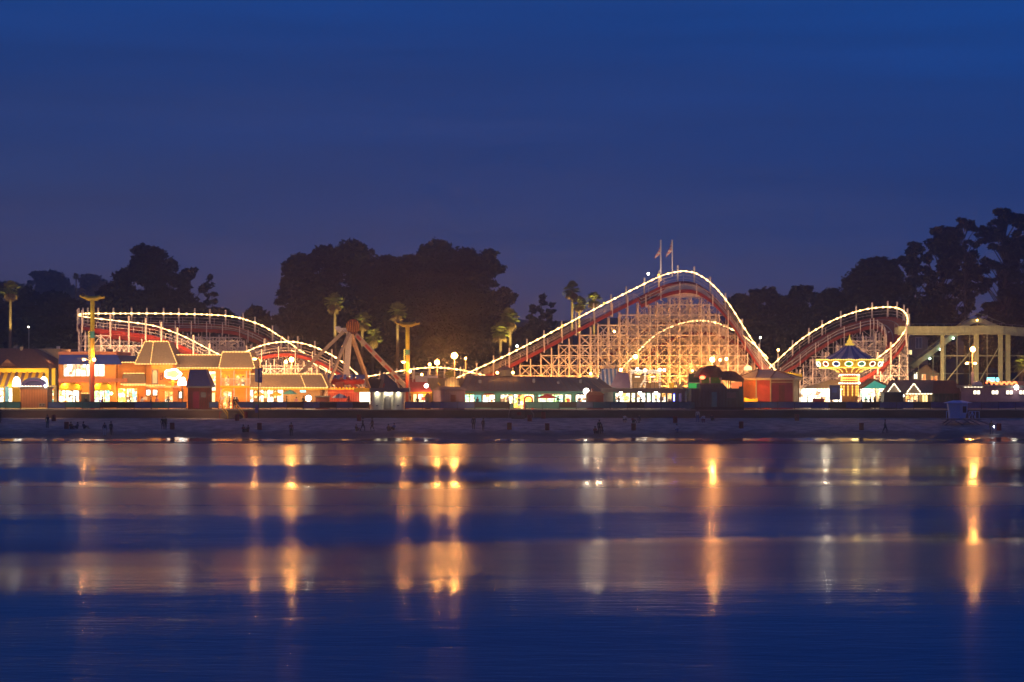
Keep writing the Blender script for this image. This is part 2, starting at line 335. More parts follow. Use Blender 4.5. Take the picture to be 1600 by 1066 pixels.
fb = t.nodes.new('ShaderNodeMath'); fb.operation = 'SUBTRACT'; fb.inputs[1].default_value = .72; t.links.new(fa.outputs[0], fb.inputs[0]); t.links.new(fb.outputs[0], film.inputs['Value'])
fm2 = t.nodes.new('ShaderNodeMath'); fm2.operation = 'MULTIPLY'; t.links.new(rr.outputs[0], fm2.inputs[0]); t.links.new(film.outputs[0], fm2.inputs[1]); t.links.new(fm2.outputs[0], b.inputs['Roughness'])
n2 = t.nodes.new('ShaderNodeTexNoise'); n2.inputs['Scale'].default_value = 2.2; n2.inputs['Detail'].default_value = 6; t.links.new(c.outputs['Object'], n2.inputs[0])
bp = t.nodes.new('ShaderNodeBump'); bp.inputs['Distance'].default_value = .16; t.links.new(film.outputs[0], bp.inputs['Strength']); t.links.new(n2.outputs['Fac'], bp.inputs['Height']); t.links.new(bp.outputs[0], b.inputs['Normal'])
grid('beach', lin(-260, 260, 1.6), lin(226, 262.4, .5), beach_z, sand)

# water: long low swells (real geometry), fine stretched ripples in the normal
NODES = [(40, .002), (54, .024), (69, .038), (78, .002), (84, -.03), (92, -.008), (97, .043), (105, .043), (113, -.002), (121, -.02), (134, -.022), (145, -.008), (152, .048), (161, .048), (172, .0), (184, -.014), (205, -.011), (222, -.002), (227, .006), (231, 0), (260, 0)]
def slope(y):
    for (a, sa), (b2, sb) in zip(NODES, NODES[1:]):
        if y <= b2:
            q = max(0, (y - a) / (b2 - a)); q = q * q * (3 - 2 * q); return sa + (sb - sa) * q
    return 0
acc = []; zz = 0; y = 0.0
while y < 262: acc.append(zz); zz += slope(y) * .25; y += .25
zend = acc[int(240 / .25)]
def swell(x, y):
    if y < 20: y2 = 20
    w = max(0, min(1, (232 - y) / 40))
    yy = y + w * (9 * noise.noise(Vector((x * .009 + 5, y * .012, 2))) + 5 * noise.noise(Vector((x * .025, y * .03, 7))) + 1.2 * noise.noise(Vector((x * .09, y * .06, 1)))) + (x * .04 if w else 0) * w
    yy = max(0, min(261, yy)); i = int(yy / .25); fr = yy / .25 - i
    z = acc[i] + (acc[min(i + 1, len(acc) - 1)] - acc[i]) * fr - zend
    return z * w * (1.0 + .5 * noise.noise(Vector((x * .02, y * .02, 11)))) + w * (.035 * noise.noise(Vector((x * .05, y * .16, 3))) + .015 * noise.noise(Vector((x * .12, y * .5, 9))))
water = bpy.data.materials.new('bay_water'); water.use_nodes = True
t = water.node_tree; b = t.nodes['Principled BSDF']
b.inputs['Base Color'].default_value = (.001, .018, .11, 1); b.inputs['IOR'].default_value = 1.333; b.inputs['Specular Tint'].default_value = (.50, .72, 1, 1); b.inputs['Specular IOR Level'].default_value = .5
c = t.nodes.new('ShaderNodeTexCoord'); sp = t.nodes.new('ShaderNodeSeparateXYZ'); t.links.new(c.outputs['Object'], sp.inputs[0])
# calm slicks and wind ruffled patches lie across the bay
mw = t.nodes.new('ShaderNodeMapping'); mw.inputs['Scale'].default_value = (.016, .014, 1); t.links.new(c.outputs['Object'], mw.inputs[0])
nw = t.nodes.new('ShaderNodeTexNoise'); nw.inputs['Scale'].default_value = 1.0; nw.inputs['Detail'].default_value = 3; t.links.new(mw.outputs[0], nw.inputs[0])
wy = t.nodes.new('ShaderNodeMath'); wy.operation = 'MULTIPLY_ADD'; wy.inputs[1].default_value = 24; t.links.new(nw.outputs['Fac'], wy.inputs[0]); t.links.new(sp.outputs['Y'], wy.inputs[2])
wy2 = t.nodes.new('ShaderNodeMapRange'); wy2.inputs['From Min'].default_value = 12; wy2.inputs['From Max'].default_value = 272; t.links.new(wy.outputs[0], wy2.inputs['Value'])
rg = t.nodes.new('ShaderNodeValToRGB'); rg.color_ramp.interpolation = 'EASE'; t.links.new(wy2.outputs[0], rg.inputs[0])
RGH = [(45, .12), (72, .11), (82, .25), (91, .25), (99, .11), (106, .15), (119, .28), (142, .28), (151, .16), (159, .10), (168, .23), (190, .30), (224, .28)]
for k, (yy_, rv) in enumerate(RGH):
    el = rg.color_ramp.elements[k] if k < 2 else rg.color_ramp.elements.new(yy_ / 260)
    el.position = yy_ / 260; el.color = (rv, rv, rv, 1)
sh = t.nodes.new('ShaderNodeMapRange'); sh.inputs['From Min'].default_value = 227; sh.inputs['From Max'].default_value = 232; sh.inputs['To Min'].default_value = 1; sh.inputs['To Max'].default_value = .1; t.links.new(sp.outputs['Y'], sh.inputs['Value'])
mr2 = t.nodes.new('ShaderNodeMath'); mr2.operation = 'MULTIPLY'; t.links.new(rg.outputs[0], mr2.inputs[0]); t.links.new(sh.outputs[0], mr2.inputs[1])
t.links.new(mr2.outputs[0], b.inputs['Roughness'])
mp = t.nodes.new('ShaderNodeMapping'); mp.inputs['Scale'].default_value = (.45, 1.7, 1); t.links.new(c.outputs['Object'], mp.inputs[0])
n1 = t.nodes.new('ShaderNodeTexNoise'); n1.inputs['Scale'].default_value = 1.0; n1.inputs['Detail'].default_value = 5; n1.inputs['Roughness'].default_value = .6; t.links.new(mp.outputs[0], n1.inputs[0])
rs = t.nodes.new('ShaderNodeMapRange'); rs.inputs['From Min'].default_value = 50; rs.inputs['From Max'].default_value = 230; rs.inputs['To Min'].default_value = .2; rs.inputs['To Max'].default_value = .0
t.links.new(sp.outputs['Y'], rs.inputs['Value'])
bp = t.nodes.new('ShaderNodeBump'); bp.inputs['Distance'].default_value = .12; t.links.new(rs.outputs[0], bp.inputs['Strength']); t.links.new(n1.outputs['Fac'], bp.inputs['Height']); t.links.new(bp.outputs[0], b.inputs['Normal'])
grid('water', lin(-320, 320, 3.2), lin(-40, 36, 4) + lin(36.8, 246, .7), lambda x, y: swell(x, y), water)

def hill_z(x, y):
    if y < 330: return GZ - .02
    q = min(1, (y - 330) / 90); q = q * q * (3 - 2 * q)
    return GZ - .02 + 13 * q + (4 * noise.noise(Vector((x * .02, y * .015, 5))) + 1.2 * noise.noise(Vector((x * .08, y * .08, 2)))) * q + max(0, y - 420) * .045
soil = mat('dark_hillside_scrub', (.045, .042, .028), .95, .5, .15, bump=.5)
deck = mat('boardwalk_paving', (.26, .21, .17), .8, .25, .8)
tag(obj('boardwalk', MB().box(-260, 260, 262.9, 331, 2.2, GZ), deck), kind='structure')
grid('hills', lin(-420, 420, 6), lin(329, 345, 4) + lin(350, 720, 8), hill_z, soil)

# ------------------------------------------------------------------ sea wall and fences
t_ = thing('seawall', 'low dark stained concrete sea wall along the back of the beach', 'wall', (0, 262.6, 2.2))
obj('wall', MB().box(-260, 260, 262.4, 262.88, 1.9, 3.30), M['concrete'], t_)
obj('coping', MB().box(-260, 260, 262.3, 262.86, 3.304, 3.42), M['coping'], t_)
def fence(p0, p1, label, sets, seed, r0=628.5, r1=637.6):
    rd = random.Random(seed); Y = 263.2; n = max(1, round((p1 - p0) / 27))
    th = thing('fence', label, 'fence', ((X(p0, Y) + X(p1, Y)) / 2, Y, GZ), 'solid panel fences along the boardwalk edge')
    po = [p0 + (p1 - p0) * i / n for i in range(n + 1)]
    for a, b in zip(po, po[1:]):
        obj('panel', MB().pbox(a + .4, b - .4, r0, r1 + rd.uniform(-.3, .5), Y, .06), PANEL[rd.choice(sets)], th)
    for a in po: obj('post', MB().pbox(a - .55, a + .55, r0 - .3, 639.9, Y + .07, .1), M['dark'], th)
    obj('top_rail', MB().pbox(p0, p1, r0 - .7, r0 - .05, Y - .03, .12), M['dark'], th)
fence(-40, 32, 'short dark fence run left of the orange corrugated kiosk', (0, 2), 1)
fence(75, 291, 'long navy and black fence run between the orange kiosk and the navy roofed kiosk', (0, 1, 2, 0), 2)
fence(327, 341, 'very short navy fence piece between the navy roofed kiosk and the beach stairs', (0,), 3)
fence(371, 577, 'navy and teal fence run between the beach stairs and the white washroom block', (0, 3, 1, 2), 4)
fence(633, 796, 'fence run between the white washroom block and the yellow lit shop entrance', (3, 0, 0, 1), 5)
fence(821, 1086, 'dark teal fence run between the yellow lit shop entrance and the dark green station', (2, 1, 2, 3), 6)
fence(1162, 1640, 'long navy fence run from the octagonal red pavilion to the far right', (0, 0, 3, 1), 7)

# ------------------------------------------------------------------ roller coaster
def catmull(pts, step=.6):
    P = [Vector(p) for p in pts]; out = []
    for i in range(len(P) - 1):
        p0, p1, p2, p3 = P[max(i - 1, 0)], P[i], P[i + 1], P[min(i + 2, len(P) - 1)]
        n = max(1, int((p2 - p1).length / step))
        for k in range(n):
            q = k / n
            out.append(.5 * (2 * p1 + (p2 - p0) * q + (2 * p0 - 5 * p1 + 4 * p2 - p3) * q * q + (3 * p1 - p0 - 3 * p2 + p3) * q ** 3))
    out.append(P[-1]); return out
coaster = thing('roller_coaster', 'white wooden roller coaster with red track edged in glowing bulb strings', 'roller coaster', (X(900, 300), 300, GZ))
BENT = 2.55
def section(pts, side, width=3.0, drop=1.75, bank=.15, lit=True, posts=True, trestle=True, step_level=1.55, inner_posts=True, base=GZ, off=0.0, rise=.95, board='red', tb=1.5):
    S = catmull([U(*p) for p in pts]); n = len(S); O = []; I = []; N = []
    bk = bank if callable(bank) else (lambda q: bank)
    for i, s in enumerate(S):
        tg = S[min(i + 1, n - 1)] - S[max(i - 1, 0)]; th = Vector((tg.x, tg.y, 0)).normalized()
        nn = Vector((-th.y, th.x, 0)) * side; N.append(nn)
        o = s - Vector((0, 0, drop)); O.append(o); I.append(o - nn * width - Vector((0, 0, bk(i / n) * width)))
    d = MB(); Zv = Vector((0, 0, 1))
    for i in range(n - 1): d.hexa([O[i] - .2 * Zv, O[i + 1] - .2 * Zv, I[i + 1] - .2 * Zv, I[i] - .2 * Zv], [O[i], O[i + 1], I[i + 1], I[i]])
    obj('deck', d, M['deck_red'], coaster)
    for f_ in (.3, .7):
        rm = MB()
        for i in range(0, n - 2, 2): rm.bar(O[i].lerp(I[i], f_) + .1 * Zv, O[min(i + 2, n - 1)].lerp(I[min(i + 2, n - 1)], f_) + .1 * Zv, .12)
        obj('rail', rm, M['tin'], coaster)
    for E, sg, hs in ((O, 1, (.65, 1.15)), (I, -1, (.6, 1.05))):
        sk = MB(); rail = MB()
        for i in range(n - 1):
            a, b2 = E[i] + N[i] * sg * .02, E[i + 1] + N[i + 1] * sg * .02; w0, w1 = N[i] * sg * .1, N[i + 1] * sg * .1
            sk.hexa([a - .34 * Zv, b2 - .34 * Zv, b2 + w1 - .34 * Zv, a + w0 - .34 * Zv], [a + .2 * Zv, b2 + .2 * Zv, b2 + w1 + .2 * Zv, a + w0 + .2 * Zv])
        for h in hs:
            for i in range(0, n - 2, 2): rail.bar(E[i] + h * Zv, E[min(i + 2, n - 1)] + h * Zv, .055)
        for i in range(2, n - 2, 4): rail.bar(E[i], E[i] + hs[1] * Zv, .06)
        obj('track_board', sk, M[board], coaster); obj('handrail', rail, M['white_wood'], coaster)
    if lit: string(coaster, S[::2] + [S[-1]], M['bulb'], .115, step=1.0)
    # stations every BENT metres of plan length
    stn = []; run = BENT * .5 + off
    for i in range(1, n):
        run += (Vector((S[i].x - S[i - 1].x, S[i].y - S[i - 1].y))).length
        if run >= BENT: run -= BENT; stn.append(i)
    fine = []; run = off
    for i in range(1, n):
        run += (Vector((S[i].x - S[i - 1].x, S[i].y - S[i - 1].y))).length
        if run >= tb: run -= tb; fine.append(i)
    if posts:
        for i in stn:
            o = O[i] + N[i] * .2
            obj('post', MB().bar(o - .75 * Zv, S[i] + N[i] * .2 + rise * Zv, .23), M['white_wood'], coaster)
    tr = MB()
    if inner_posts:
        for i in stn: tr.bar(I[i] - N[i] * .15 - .7 * Zv, I[i] - N[i] * .15 + 1.35 * Zv, .14)
    if trestle: lattice(tr, [O[i] + N[i] * .1 for i in fine], [I[i] - N[i] * .1 for i in fine], base, step_level)
    if tr.f: obj('trestle', tr, M['white_wood'], coaster)
    return O, I
def lattice(tr, A, Bp, base, lv, under=.6, rd=random.Random(3)):
    for line in (A, Bp):
        for p in line:
            if p.z - under > base: tr.bar((p.x, p.y, base), (p.x, p.y, p.z - under), .15)
        for k, (p, q) in enumerate(zip(line, line[1:])):
            if (p - q).length > BENT * 1.9: continue
            top = min(p.z, q.z) - under; z = base + lv; j = 0
            zs = [base]
            while z < top: zs.append(z); z += lv
            for z in zs[1:]: tr.bar((p.x, p.y, z), (q.x, q.y, z), .12)
            for za, zb in zip(zs, zs[1:]):
                j += 1
                if (j + k) % 2 == 0 or rd.random() < .35: tr.bar((p.x, p.y, za), (q.x, q.y, zb), .085)
                if (j + k) % 2 == 1 or rd.random() < .35: tr.bar((p.x, p.y, zb), (q.x, q.y, za), .085)
    for p, q in zip(A, Bp):
        top = min(p.z, q.z) - under; z = base + lv; k = 0
        while z < top:
            tr.bar((p.x, p.y, z), (q.x, q.y, z), .12)
            if k % 2: tr.bar((p.x, p.y, z - lv), (q.x, q.y, z), .09)
            z += lv; k += 1
YF, YBk = 296, 311
# left hill: far run arrives, turns at the left end, comes back down in front
back = [(560, 592, 309), (520, 583, 309), (477, 553, 309), (465, 545, 309.5), (450, 534, 310), (430, 521, 310), (410, 509, 310.5), (385, 500, 311), (362, 494.5, 311), (320, 491.5, 311), (250, 490, 311), (200, 490, 311), (165, 490, 310), (142, 490, 307.5), (128, 490.5, 303.5), (123.5, 492, 300), (127, 494, 297.5), (145, 497, 296), (180, 501, 296), (215, 505, 296), (240, 509, 296), (265, 517, 296), (290, 527, 296), (315, 540, 296), (340, 553, 296), (365, 566, 296), (390, 574, 296)]
section(back, -1, bank=lambda q: .28)
# middle hump and the low run towards the lift
hump = [(372, 556, 300), (385, 549.5, 300), (400, 543, 300), (420, 537, 300), (445, 534, 300), (465, 535, 300), (485, 540, 300), (505, 548, 300), (525, 559, 300), (545, 573, 300), (562, 588, 300), (580, 596, 300)]
section(hump, 1, bank=.1)
section([(455, 547, 304.5), (485, 565, 304.5), (510, 580, 304.5), (530, 587.5, 304.5), (548, 589.5, 304.5), (570, 589, 304.5), (600, 584, 304.5), (640, 577.5, 304.5), (670, 574.5, 304.5), (695, 575, 304.5), (725, 579, 304.5), (750, 585, 304.5), (780, 590, 304.5)], 1, bank=.05, rise=.5)
# lift hill and first drop
lift = [(705, 594.5, YF), (724, 586, YF), (790, 556, YF), (850, 525.5, YF), (905, 496, YF), (960, 467, YF), (1000, 447, YF), (1030, 432.5, YF), (1050, 426, YF), (1068, 423.5, YF), (1085, 426, YF), (1100, 434, YF), (1115, 446.5, YF), (1130, 463, YF), (1145, 484, YF), (1160, 508, YF), (1175, 531, YF), (1190, 552, YF), (1204, 571, YF), (1214, 580, YF)]
section(lift, 1, width=3.4, bank=lambda q: .05 if q < .55 else .42)
# low second hump inside the big hill
section([(965, 585, 301.5), (982, 565, 301.5), (1000, 546, 301.5), (1020, 527, 301.5), (1043, 513, 301.5), (1070, 504, 301.5), (1095, 501, 301.5), (1118, 504, 301.5), (1138, 512, 301.5), (1160, 524, 301.5), (1180, 540, 301.5), (1200, 560, 301.5)], 1, bank=.1, rise=.2, board='deck_red')
# unlit inner run climbing behind the lift
section([(860, 585, 306), (900, 563, 306), (950, 535, 306), (990, 510, 306), (1020, 492, 306), (1050, 484, 306), (1080, 484, 306), (1110, 495, 306), (1140, 520, 306), (1170, 555, 306), (1190, 585, 306)], 1, bank=.1, lit=False, posts=False, board='deck_red')
# right hill: climbs along the back, swings round the right end, drops in front
right = [(1200, 577, 310), (1212, 566, 310), (1230, 549, 310), (1255, 528, 310.5), (1290, 506.5, 311), (1320, 493, 311), (1350, 484, 311), (1380, 480, 310), (1400, 481, 307.5), (1412, 486.5, 304), (1418, 497, 300.5), (1416.5, 511, 298), (1408, 526, 297), (1396, 540, 296.6), (1380, 553, 296.3), (1360, 567, 296), (1335, 580, 296), (1310, 588, 296)]
section(right, 1, width=3.2, bank=lambda q: .25 + .3 * min(1, q * 1.5))
# dense back frames of the big hill under its own profile
prof = catmull([U(p, r + 20, YF) for p, r, _ in lift], .5)
def profz(x):
    best = GZ
    for a, b2 in zip(prof, prof[1:]):
        if a.x <= x <= b2.x and b2.x > a.x: best = a.z + (b2.z - a.z) * (x - a.x) / (b2.x - a.x)
    return best
for k, (Yp, pa, pb, lv) in enumerate([(293.9, 800, 1200, 1.55), (300.1, 770, 1205, 1.5), (303.4, 930, 1205, 1.4), (307.8, 960, 1200, 1.3), (311, 980, 1195, 1.3)]):
    tr = MB(); xs = lin(X(pa, Yp), X(pb, Yp), 1.35 if k > 1 else (1.9 if k else BENT)); P = [Vector((x, Yp + (0 if k else 1.4), profz(x) - (.9 if k == 0 else 1.5))) for x in xs if profz(x) > GZ + 2]
    Q = [Vector((p.x + .9, Yp + (1.6 if k else 1.5), p.z)) for p in P]
    if k: lattice(tr, P, Q, GZ, lv, rd=random.Random(k))
    if tr.f: obj('trestle', tr, M['white_wood'], coaster)
def fill(pts, drop, frames):
    pf = catmull([U(*p) for p in pts], .5)
    def hz_(x):
        for a, b2 in zip(pf, pf[1:]):
            if a.x <= x <= b2.x and b2.x > a.x: return a.z + (b2.z - a.z) * (x - a.x) / (b2.x - a.x) - drop
        return GZ
    for k, (Yp, pa, pb, stp) in enumerate(frames):
        P = [Vector((x, Yp, hz_(x))) for x in lin(X(pa, Yp), X(pb, Yp), stp) if hz_(x) > GZ + 2.5]; Q = [Vector((p.x + .8, Yp + 1.5, p.z)) for p in P]; tr = MB()
        lattice(tr, P, Q, GZ, 1.45, rd=random.Random(40 + k))
        if tr.f: obj('trestle', tr, M['white_wood'], coaster)
fill([(125, 491, 309), (200, 490, 309), (320, 491.5, 309), (362, 494.5, 309), (385, 500, 309), (410, 509, 309), (430, 521, 309), (450, 534, 309), (477, 553, 309), (520, 583, 309)], 3.0, [(306.2, 135, 500, 2.2), (303, 235, 470, 1.9)])
fill([(372, 556, 299), (400, 543, 299), (420, 537, 299), (445, 534, 299), (465, 535, 299), (485, 540, 299), (505, 548, 299), (525, 559, 299), (545, 573, 299)], 2.6, [(296.5, 380, 530, 2.0)])
fill([(1212, 566, 309), (1230, 549, 309), (1255, 528, 309), (1290, 506.5, 309), (1320, 493, 309), (1350, 484, 309), (1380, 480, 309), (1400, 481, 309), (1412, 487, 309)], 3.4, [(306.4, 1225, 1408, 2.0), (303, 1250, 1408, 1.9)])
# boarded crown at the very top
ar = MB(); up = [(1028, 462), (1034, 455), (1045, 449), (1058, 445.5), (1072, 444.5), (1085, 446.5), (1096, 451), (1105, 458), (1110, 463)]
ar.ppoly(up + [(1110, 466), (1028, 466)], YF - 3.3, .15)
obj('crown_board', ar, M['white_wood'], coaster)
# lamps on the lift hill posts
for k, (p, r, m_) in enumerate([(879, 509, 'bulb_y'), (944, 474, 'bulb_y'), (1013, 428, 'whitelamp'), (1029, 430, 'bulb_y'), (808, 541, 'whitelamp'), (960, 518, 'sod'), (993, 558, 'sod'), (923, 584, 'sod'), (970, 579, 'sod')]):
    yy = YF - .6 if r < 545 else 292
    if m_ == 'bulb_y': lamp('lift_light', U(p, r + 6, yy - .9), 26, (1, .45, .06), .15, coaster)
    l_ = obj('lift_lamp', MB().sphere(U(p, r, yy), .2, 8), M[m_], coaster)
# unseen floodlights added in front of the frames, after the bright wood
for k, (p, Yq, pw, cl) in enumerate([(140, 288, 1870, (1, .50, .24)), (180, 288, 1870, (1, .50, .24)), (225, 288, 1870, (1, .50, .24)), (270, 288, 1870, (1, .48, .22)), (320, 288, 2079, (1, .47, .2)), (365, 288, 2079, (1, .46, .18)), (420, 289, 2079, (1, .46, .20)), (480, 291, 937, (1, .44, .16)), (800, 289, 601, (1, .36, .07)), (850, 289, 1037, (1, .36, .07)), (905, 289, 1328, (1, .36, .06)), (955, 289, 1550, (1, .36, .06)), (1010, 289, 1771, (1, .36, .06)), (1065, 289, 1881, (1, .36, .06)), (1115, 289, 1715, (1, .36, .06)), (1160, 289, 1522, (1, .35, .11)), (1240, 289, 1165, (1, .46, .19)), (1300, 288, 1870, (1, .46, .19)), (1355, 288, 1870, (1, .46, .18)), (1405, 290, 1870, (1, .47, .2))]):
    fx = X(p, Yq); hd_ = obj('flood_lamp', MB().bar((fx, Yq, GZ), (fx, Yq, GZ + 1.0), .1).bar((fx - .3, Yq, GZ + 1.1), (fx + .3, Yq, GZ + 1.1), .3), M['dark'], coaster)
    lamp('flood_light', (fx, Yq + .35, GZ + 1.6), pw, cl, .25, hd_)
def pole_flag(px, r_top, r_bot, Y, fl, label):
    th = thing('flag_pole', label, 'flag pole', U(px, r_bot, Y), 'flag poles at the top of the big hill')
    obj('pole', MB().bar(U(px, r_bot, Y), U(px, r_top, Y), .17), M['whitem'], th); obj('finial', MB().sphere(U(px, r_top - .6, Y), .12, 8), M['whitem'], th)
    mb = MB(); n = 8; rows = [fl[0] + (fl[1] - fl[0]) * i / n for i in range(n + 1)]
    for i in range(n):                       # limp flag, blown to the left as it hangs
        def ed(k):
            q = k / n; return px - 1 - 9 * q ** .8 + .8 * math.sin(5 * q), rows[k]
        (a, ra), (b2, rb) = ed(i), ed(i + 1)
        A, B_ = U(px, fl[0] + (fl[1] - fl[0]) * i / n * .6, Y), U(px, fl[0] + (fl[1] - fl[0]) * (i + 1) / n * .6, Y)
        C_, D_ = U(b2, rb, Y + .25 * math.sin(i + 1)), U(a, ra, Y + .25 * math.sin(i)); dy = Vector((0, .04, 0))
        mb.hexa([A, B_, C_, D_], [A + dy, B_ + dy, C_ + dy, D_ + dy])
    obj('flag', mb, M['flag'], th); lamp('flag_fill', U(px - 4, r_bot - 8, Y - 3), 60, (1, .7, .5), .1, th)  # the light is added to brighten the flag
pole_flag(1032.5, 376.5, 440, YF - .4, (385, 405), 'left of two white flag poles on the coaster peak, limp pale flag')
pole_flag(1050.5, 376.5, 432, YF - .4, (377, 403), 'right of two white flag poles on the coaster peak, limp pale flag')

# ------------------------------------------------------------------ buildings, left to right
YB = 275
# 1 striped arcade
a = thing('arcade_building', 'arcade with a brown hip roof and yellow striped awning at the far left', 'building', (X(30, 275), 275, GZ))
obj('wall', MB().pbox(-60, 88, 576, 639, 275, 9), M['beige'], a)
rf = MB(); rf.hexa([U(-60, 576, 273.4), U(79, 576, 273.4), Vector((X(92, 273.4), 285, Z(576, 273.4))), Vector((X(-60, 273.4), 285, Z(576, 273.4)))], [U(-60, 544, 278.5), U(53, 545, 278.5), Vector((X(55, 278.5), 280, Z(545, 278.5))), Vector((X(-60, 278.5), 280, Z(544, 278.5)))])
rf = obj('roof', rf, M['brown_roof'], a)
dm = MB(); dm.hexa([U(-2, 573, 273.6), U(26, 573, 273.6), U(26, 573, 277), U(-2, 573, 277)], [U(11, 561.5, 273.6), U(12, 561.5, 273.6), U(12, 561.5, 277.2), U(11, 561.5, 277.2)]); obj('dormer', dm, M['brown_roof'], rf)
obj('vent', MB().pbox(21, 27, 540, 547, 278.8, .6), M['grey'], rf); obj('chimney', MB().pbox(31.5, 35, 542, 549, 278, .5), M['beige'], rf)
sv = MB()
for i in range(17):
    p = -62 + i * 8; sv.ppoly([(p, 575.5), (p + 8, 575.5), (p + 8, 579.5)] + [(p + 4 + 4 * math.cos(q), 579.5 + 3.2 * math.sin(q)) for q in (.6, 1.2, 1.57, 1.95, 2.5)] + [(p, 579.5)], 273.1, .08)
obj('valance', sv, M['yel'], a)
aw = MB(); aw.hexa([U(-60, 603.5, 272.2), U(68, 603.5, 272.2), U(68, 603.5, 272.3), U(-60, 603.5, 272.3)], [U(-60, 582, 274.6), U(68, 582, 274.6), U(68, 582, 274.7), U(-60, 582, 274.7)]); obj('awning', aw, M['stripe_y'], a)
obj('striped_panel', MB().pbox(68, 89, 575.5, 602, 274.6, .2), M['stripe_k'], a)
for p0, p1, m_ in ((-30, 5.5, 's_white'), (13, 20, 's_cream'), (33, 60, 's_yel'), (75, 84, 's_green')): window(a, p0, p1, 606.5, 629, 274.96, M[m_], 0, 'shop_opening', fm=M['yel'])
obj('column', MB().pbox(8, 12.5, 604, 638, 273.4, .5), mat('blue_column', (.05, .18, .5), .5), a)
for p, lab in ((24.5, 'a'), (67, 'b')):
    y_ = 269 if p < 40 else 272
    g = thing('globe_lamp', 'large white glass dome lamp at the left of the orange corrugated kiosk' if p < 40 else 'white glass dome lamp half hidden behind the right end of the orange kiosk', 'lamp', (X(p, y_), y_, GZ), 'white dome lamps by the striped arcade')
    obj('pedestal', MB().pbox(p - 5.5, p + 5.5, 604.5, 637, y_, 1), M['yel'], g)
    obj('globe', MB().lathe(X(p, y_), y_ + .5, [(.6, Z(604.5, y_)), (.58, Z(598, y_)), (.42, Z(591.5, y_)), (.12, Z(588.5, y_))], 14), M['globe'], g, True)
for p, z_ in ((-20, 5), (20, 5), (55, 5)): lamp('awning_fill', U(p, 606, 271.4), 260, (1, .66, .22), .3, a)  # added lights before the awning, without fixtures
# 2 beige block
b_ = thing('flat_roofed_building', 'plain beige flat roofed block behind the striped arcade', 'building', (X(75, 283), 283, GZ))
obj('wall', MB().pbox(54, 92.5, 547, 633, 283, 8), M['beige'], b_); obj('parapet', MB().pbox(53.5, 93, 545, 547.2, 282.9, 8.2), M['tan'], b_)
obj('vent_pipe', MB().pbox(88, 92, 541, 545, 285, .8), M['whitem'], b_); obj('vent_box', MB().pbox(71, 80, 543, 545, 286, 1), M['grey'], b_)
lamp('wall_light', U(75, 590, 279.5), 120, SOD, .3, b_)
# 3 orange corrugated kiosk
k_ = thing('kiosk', 'orange corrugated kiosk with an arched navy sign board on top', 'kiosk', (X(53, 264), 264, GZ))
obj('body', MB().pbox(32, 74, 608, 637.5, 263.6, 3), M['corr'], k_); obj('trim', MB().pbox(31, 75, 605, 608.1, 263.5, 3.2), M['grey_roof'], k_)
obj('sign_board', MB().ppoly([(33, 604.9)] + [(53 - 20.5 * math.cos(math.pi * i / 14), 603 - 13 * math.sin(math.pi * i / 14)) for i in range(15)] + [(73, 604.9)], 263.5, .3), M['navy'], k_)
obj('sign_arc', MB().ring([(53 - 15 * math.cos(math.pi * i / 12), 602.4 - 8 * math.sin(math.pi * i / 12)) for i in range(13)], 263.4, .06, .1), mat('violet_sign_band', (.22, .12, .42), .6), k_)
pstr(k_, [(33, 603.6), (66, 603.6)], 263.3, M['bulb_w'], .07); obj('flood_lamp', MB().sphere(U(71, 603, 263.2), .2, 8), M['whitelamp'], k_)
for p in (62, 67): window(k_, p, p + 2.6, 631.5, 634, 263.57, M['dark'], fm=M['coping'], d=.05)
lamp('kiosk_fill', U(53, 612, 261.6), 14, SOD, .3, k_)  # added spot over the sand, brightens the kiosk
# 4 two storey shop with blue awning
s_ = thing('two_storey_shop', 'two storey salmon and orange shop with a blue awning over lit windows', 'building', (X(137, 275), 275, GZ))
obj('wall', MB().pbox(91.5, 181, 554, 639, 275.4, 10), M['orange'], s_)
obj('parapet', MB().pbox(91, 182, 549.5, 555.5, 275.2, 10.4), M['salmon'], s_)
aw = MB(); aw.hexa([U(91.5, 569.5, 273.3), U(191, 569.5, 273.3), U(191, 569.5, 275.3), U(91.5, 569.5, 275.3)], [U(92, 554.5, 275), U(183, 554.5, 275), U(183, 554.5, 275.38), U(92, 554.5, 275.38)]); obj('awning', aw, M['blue_awn'], s_)
obj('balcony_ledge', MB().pbox(91, 194, 591.5, 597.5, 273, 2.38), M['salmon'], s_)
window(s_, 100.5, 117, 569.8, 587.5, 275.36, M['s_white'], 1); window(s_, 119, 134, 569.8, 587.5, 275.36, M['s_white'], 1); window(s_, 136, 163, 569.8, 587.5, 275.36, M['s_white'], 2)
for p0, p1 in ((92.5, 124), (147, 172)):
    pm = MB(); pts = [(p0, 609.5)] + [((p0 + p1) / 2 - (p1 - p0) / 2 * math.cos(math.pi * i / 12), 606 - 7.5 * math.sin(math.pi * i / 12) ** .7) for i in range(13)] + [(p1, 609.5)]
    pm.ppoly(pts, 273.8, 1.58); obj('arched_awning', pm, M['yel'], s_)
    window(s_, p0, p1 - .5, 610.5, 629, 275.36, M['s_cream' if p0 < 100 else 's_green'], 2, 'shop_opening', fm=M['orange'])
obj('doorway', MB().pbox(127, 142, 616, 638, 275.2, .16), M['dark'], s_)
string(s_, [U(126, 614.5, 275), U(143, 614.5, 275)], M['bulb_r'], .07)
obj('green_sign_lamp', MB().sphere(U(174, 615, 274.4), .22, 8), M['green_l'], s_)
for p in (100, 125, 150, 175): lamp('balcony_fill', U(p, 600, 273.6), 70, (1, .52, .16), .2, s_)  # added lights below the ledge to wash the shop front
for p in (108, 145, 175): lamp('awning_fill', U(p, 572, 273.2), 50, (1, .6, .25), .2, s_)  # more added lights, under the blue awning
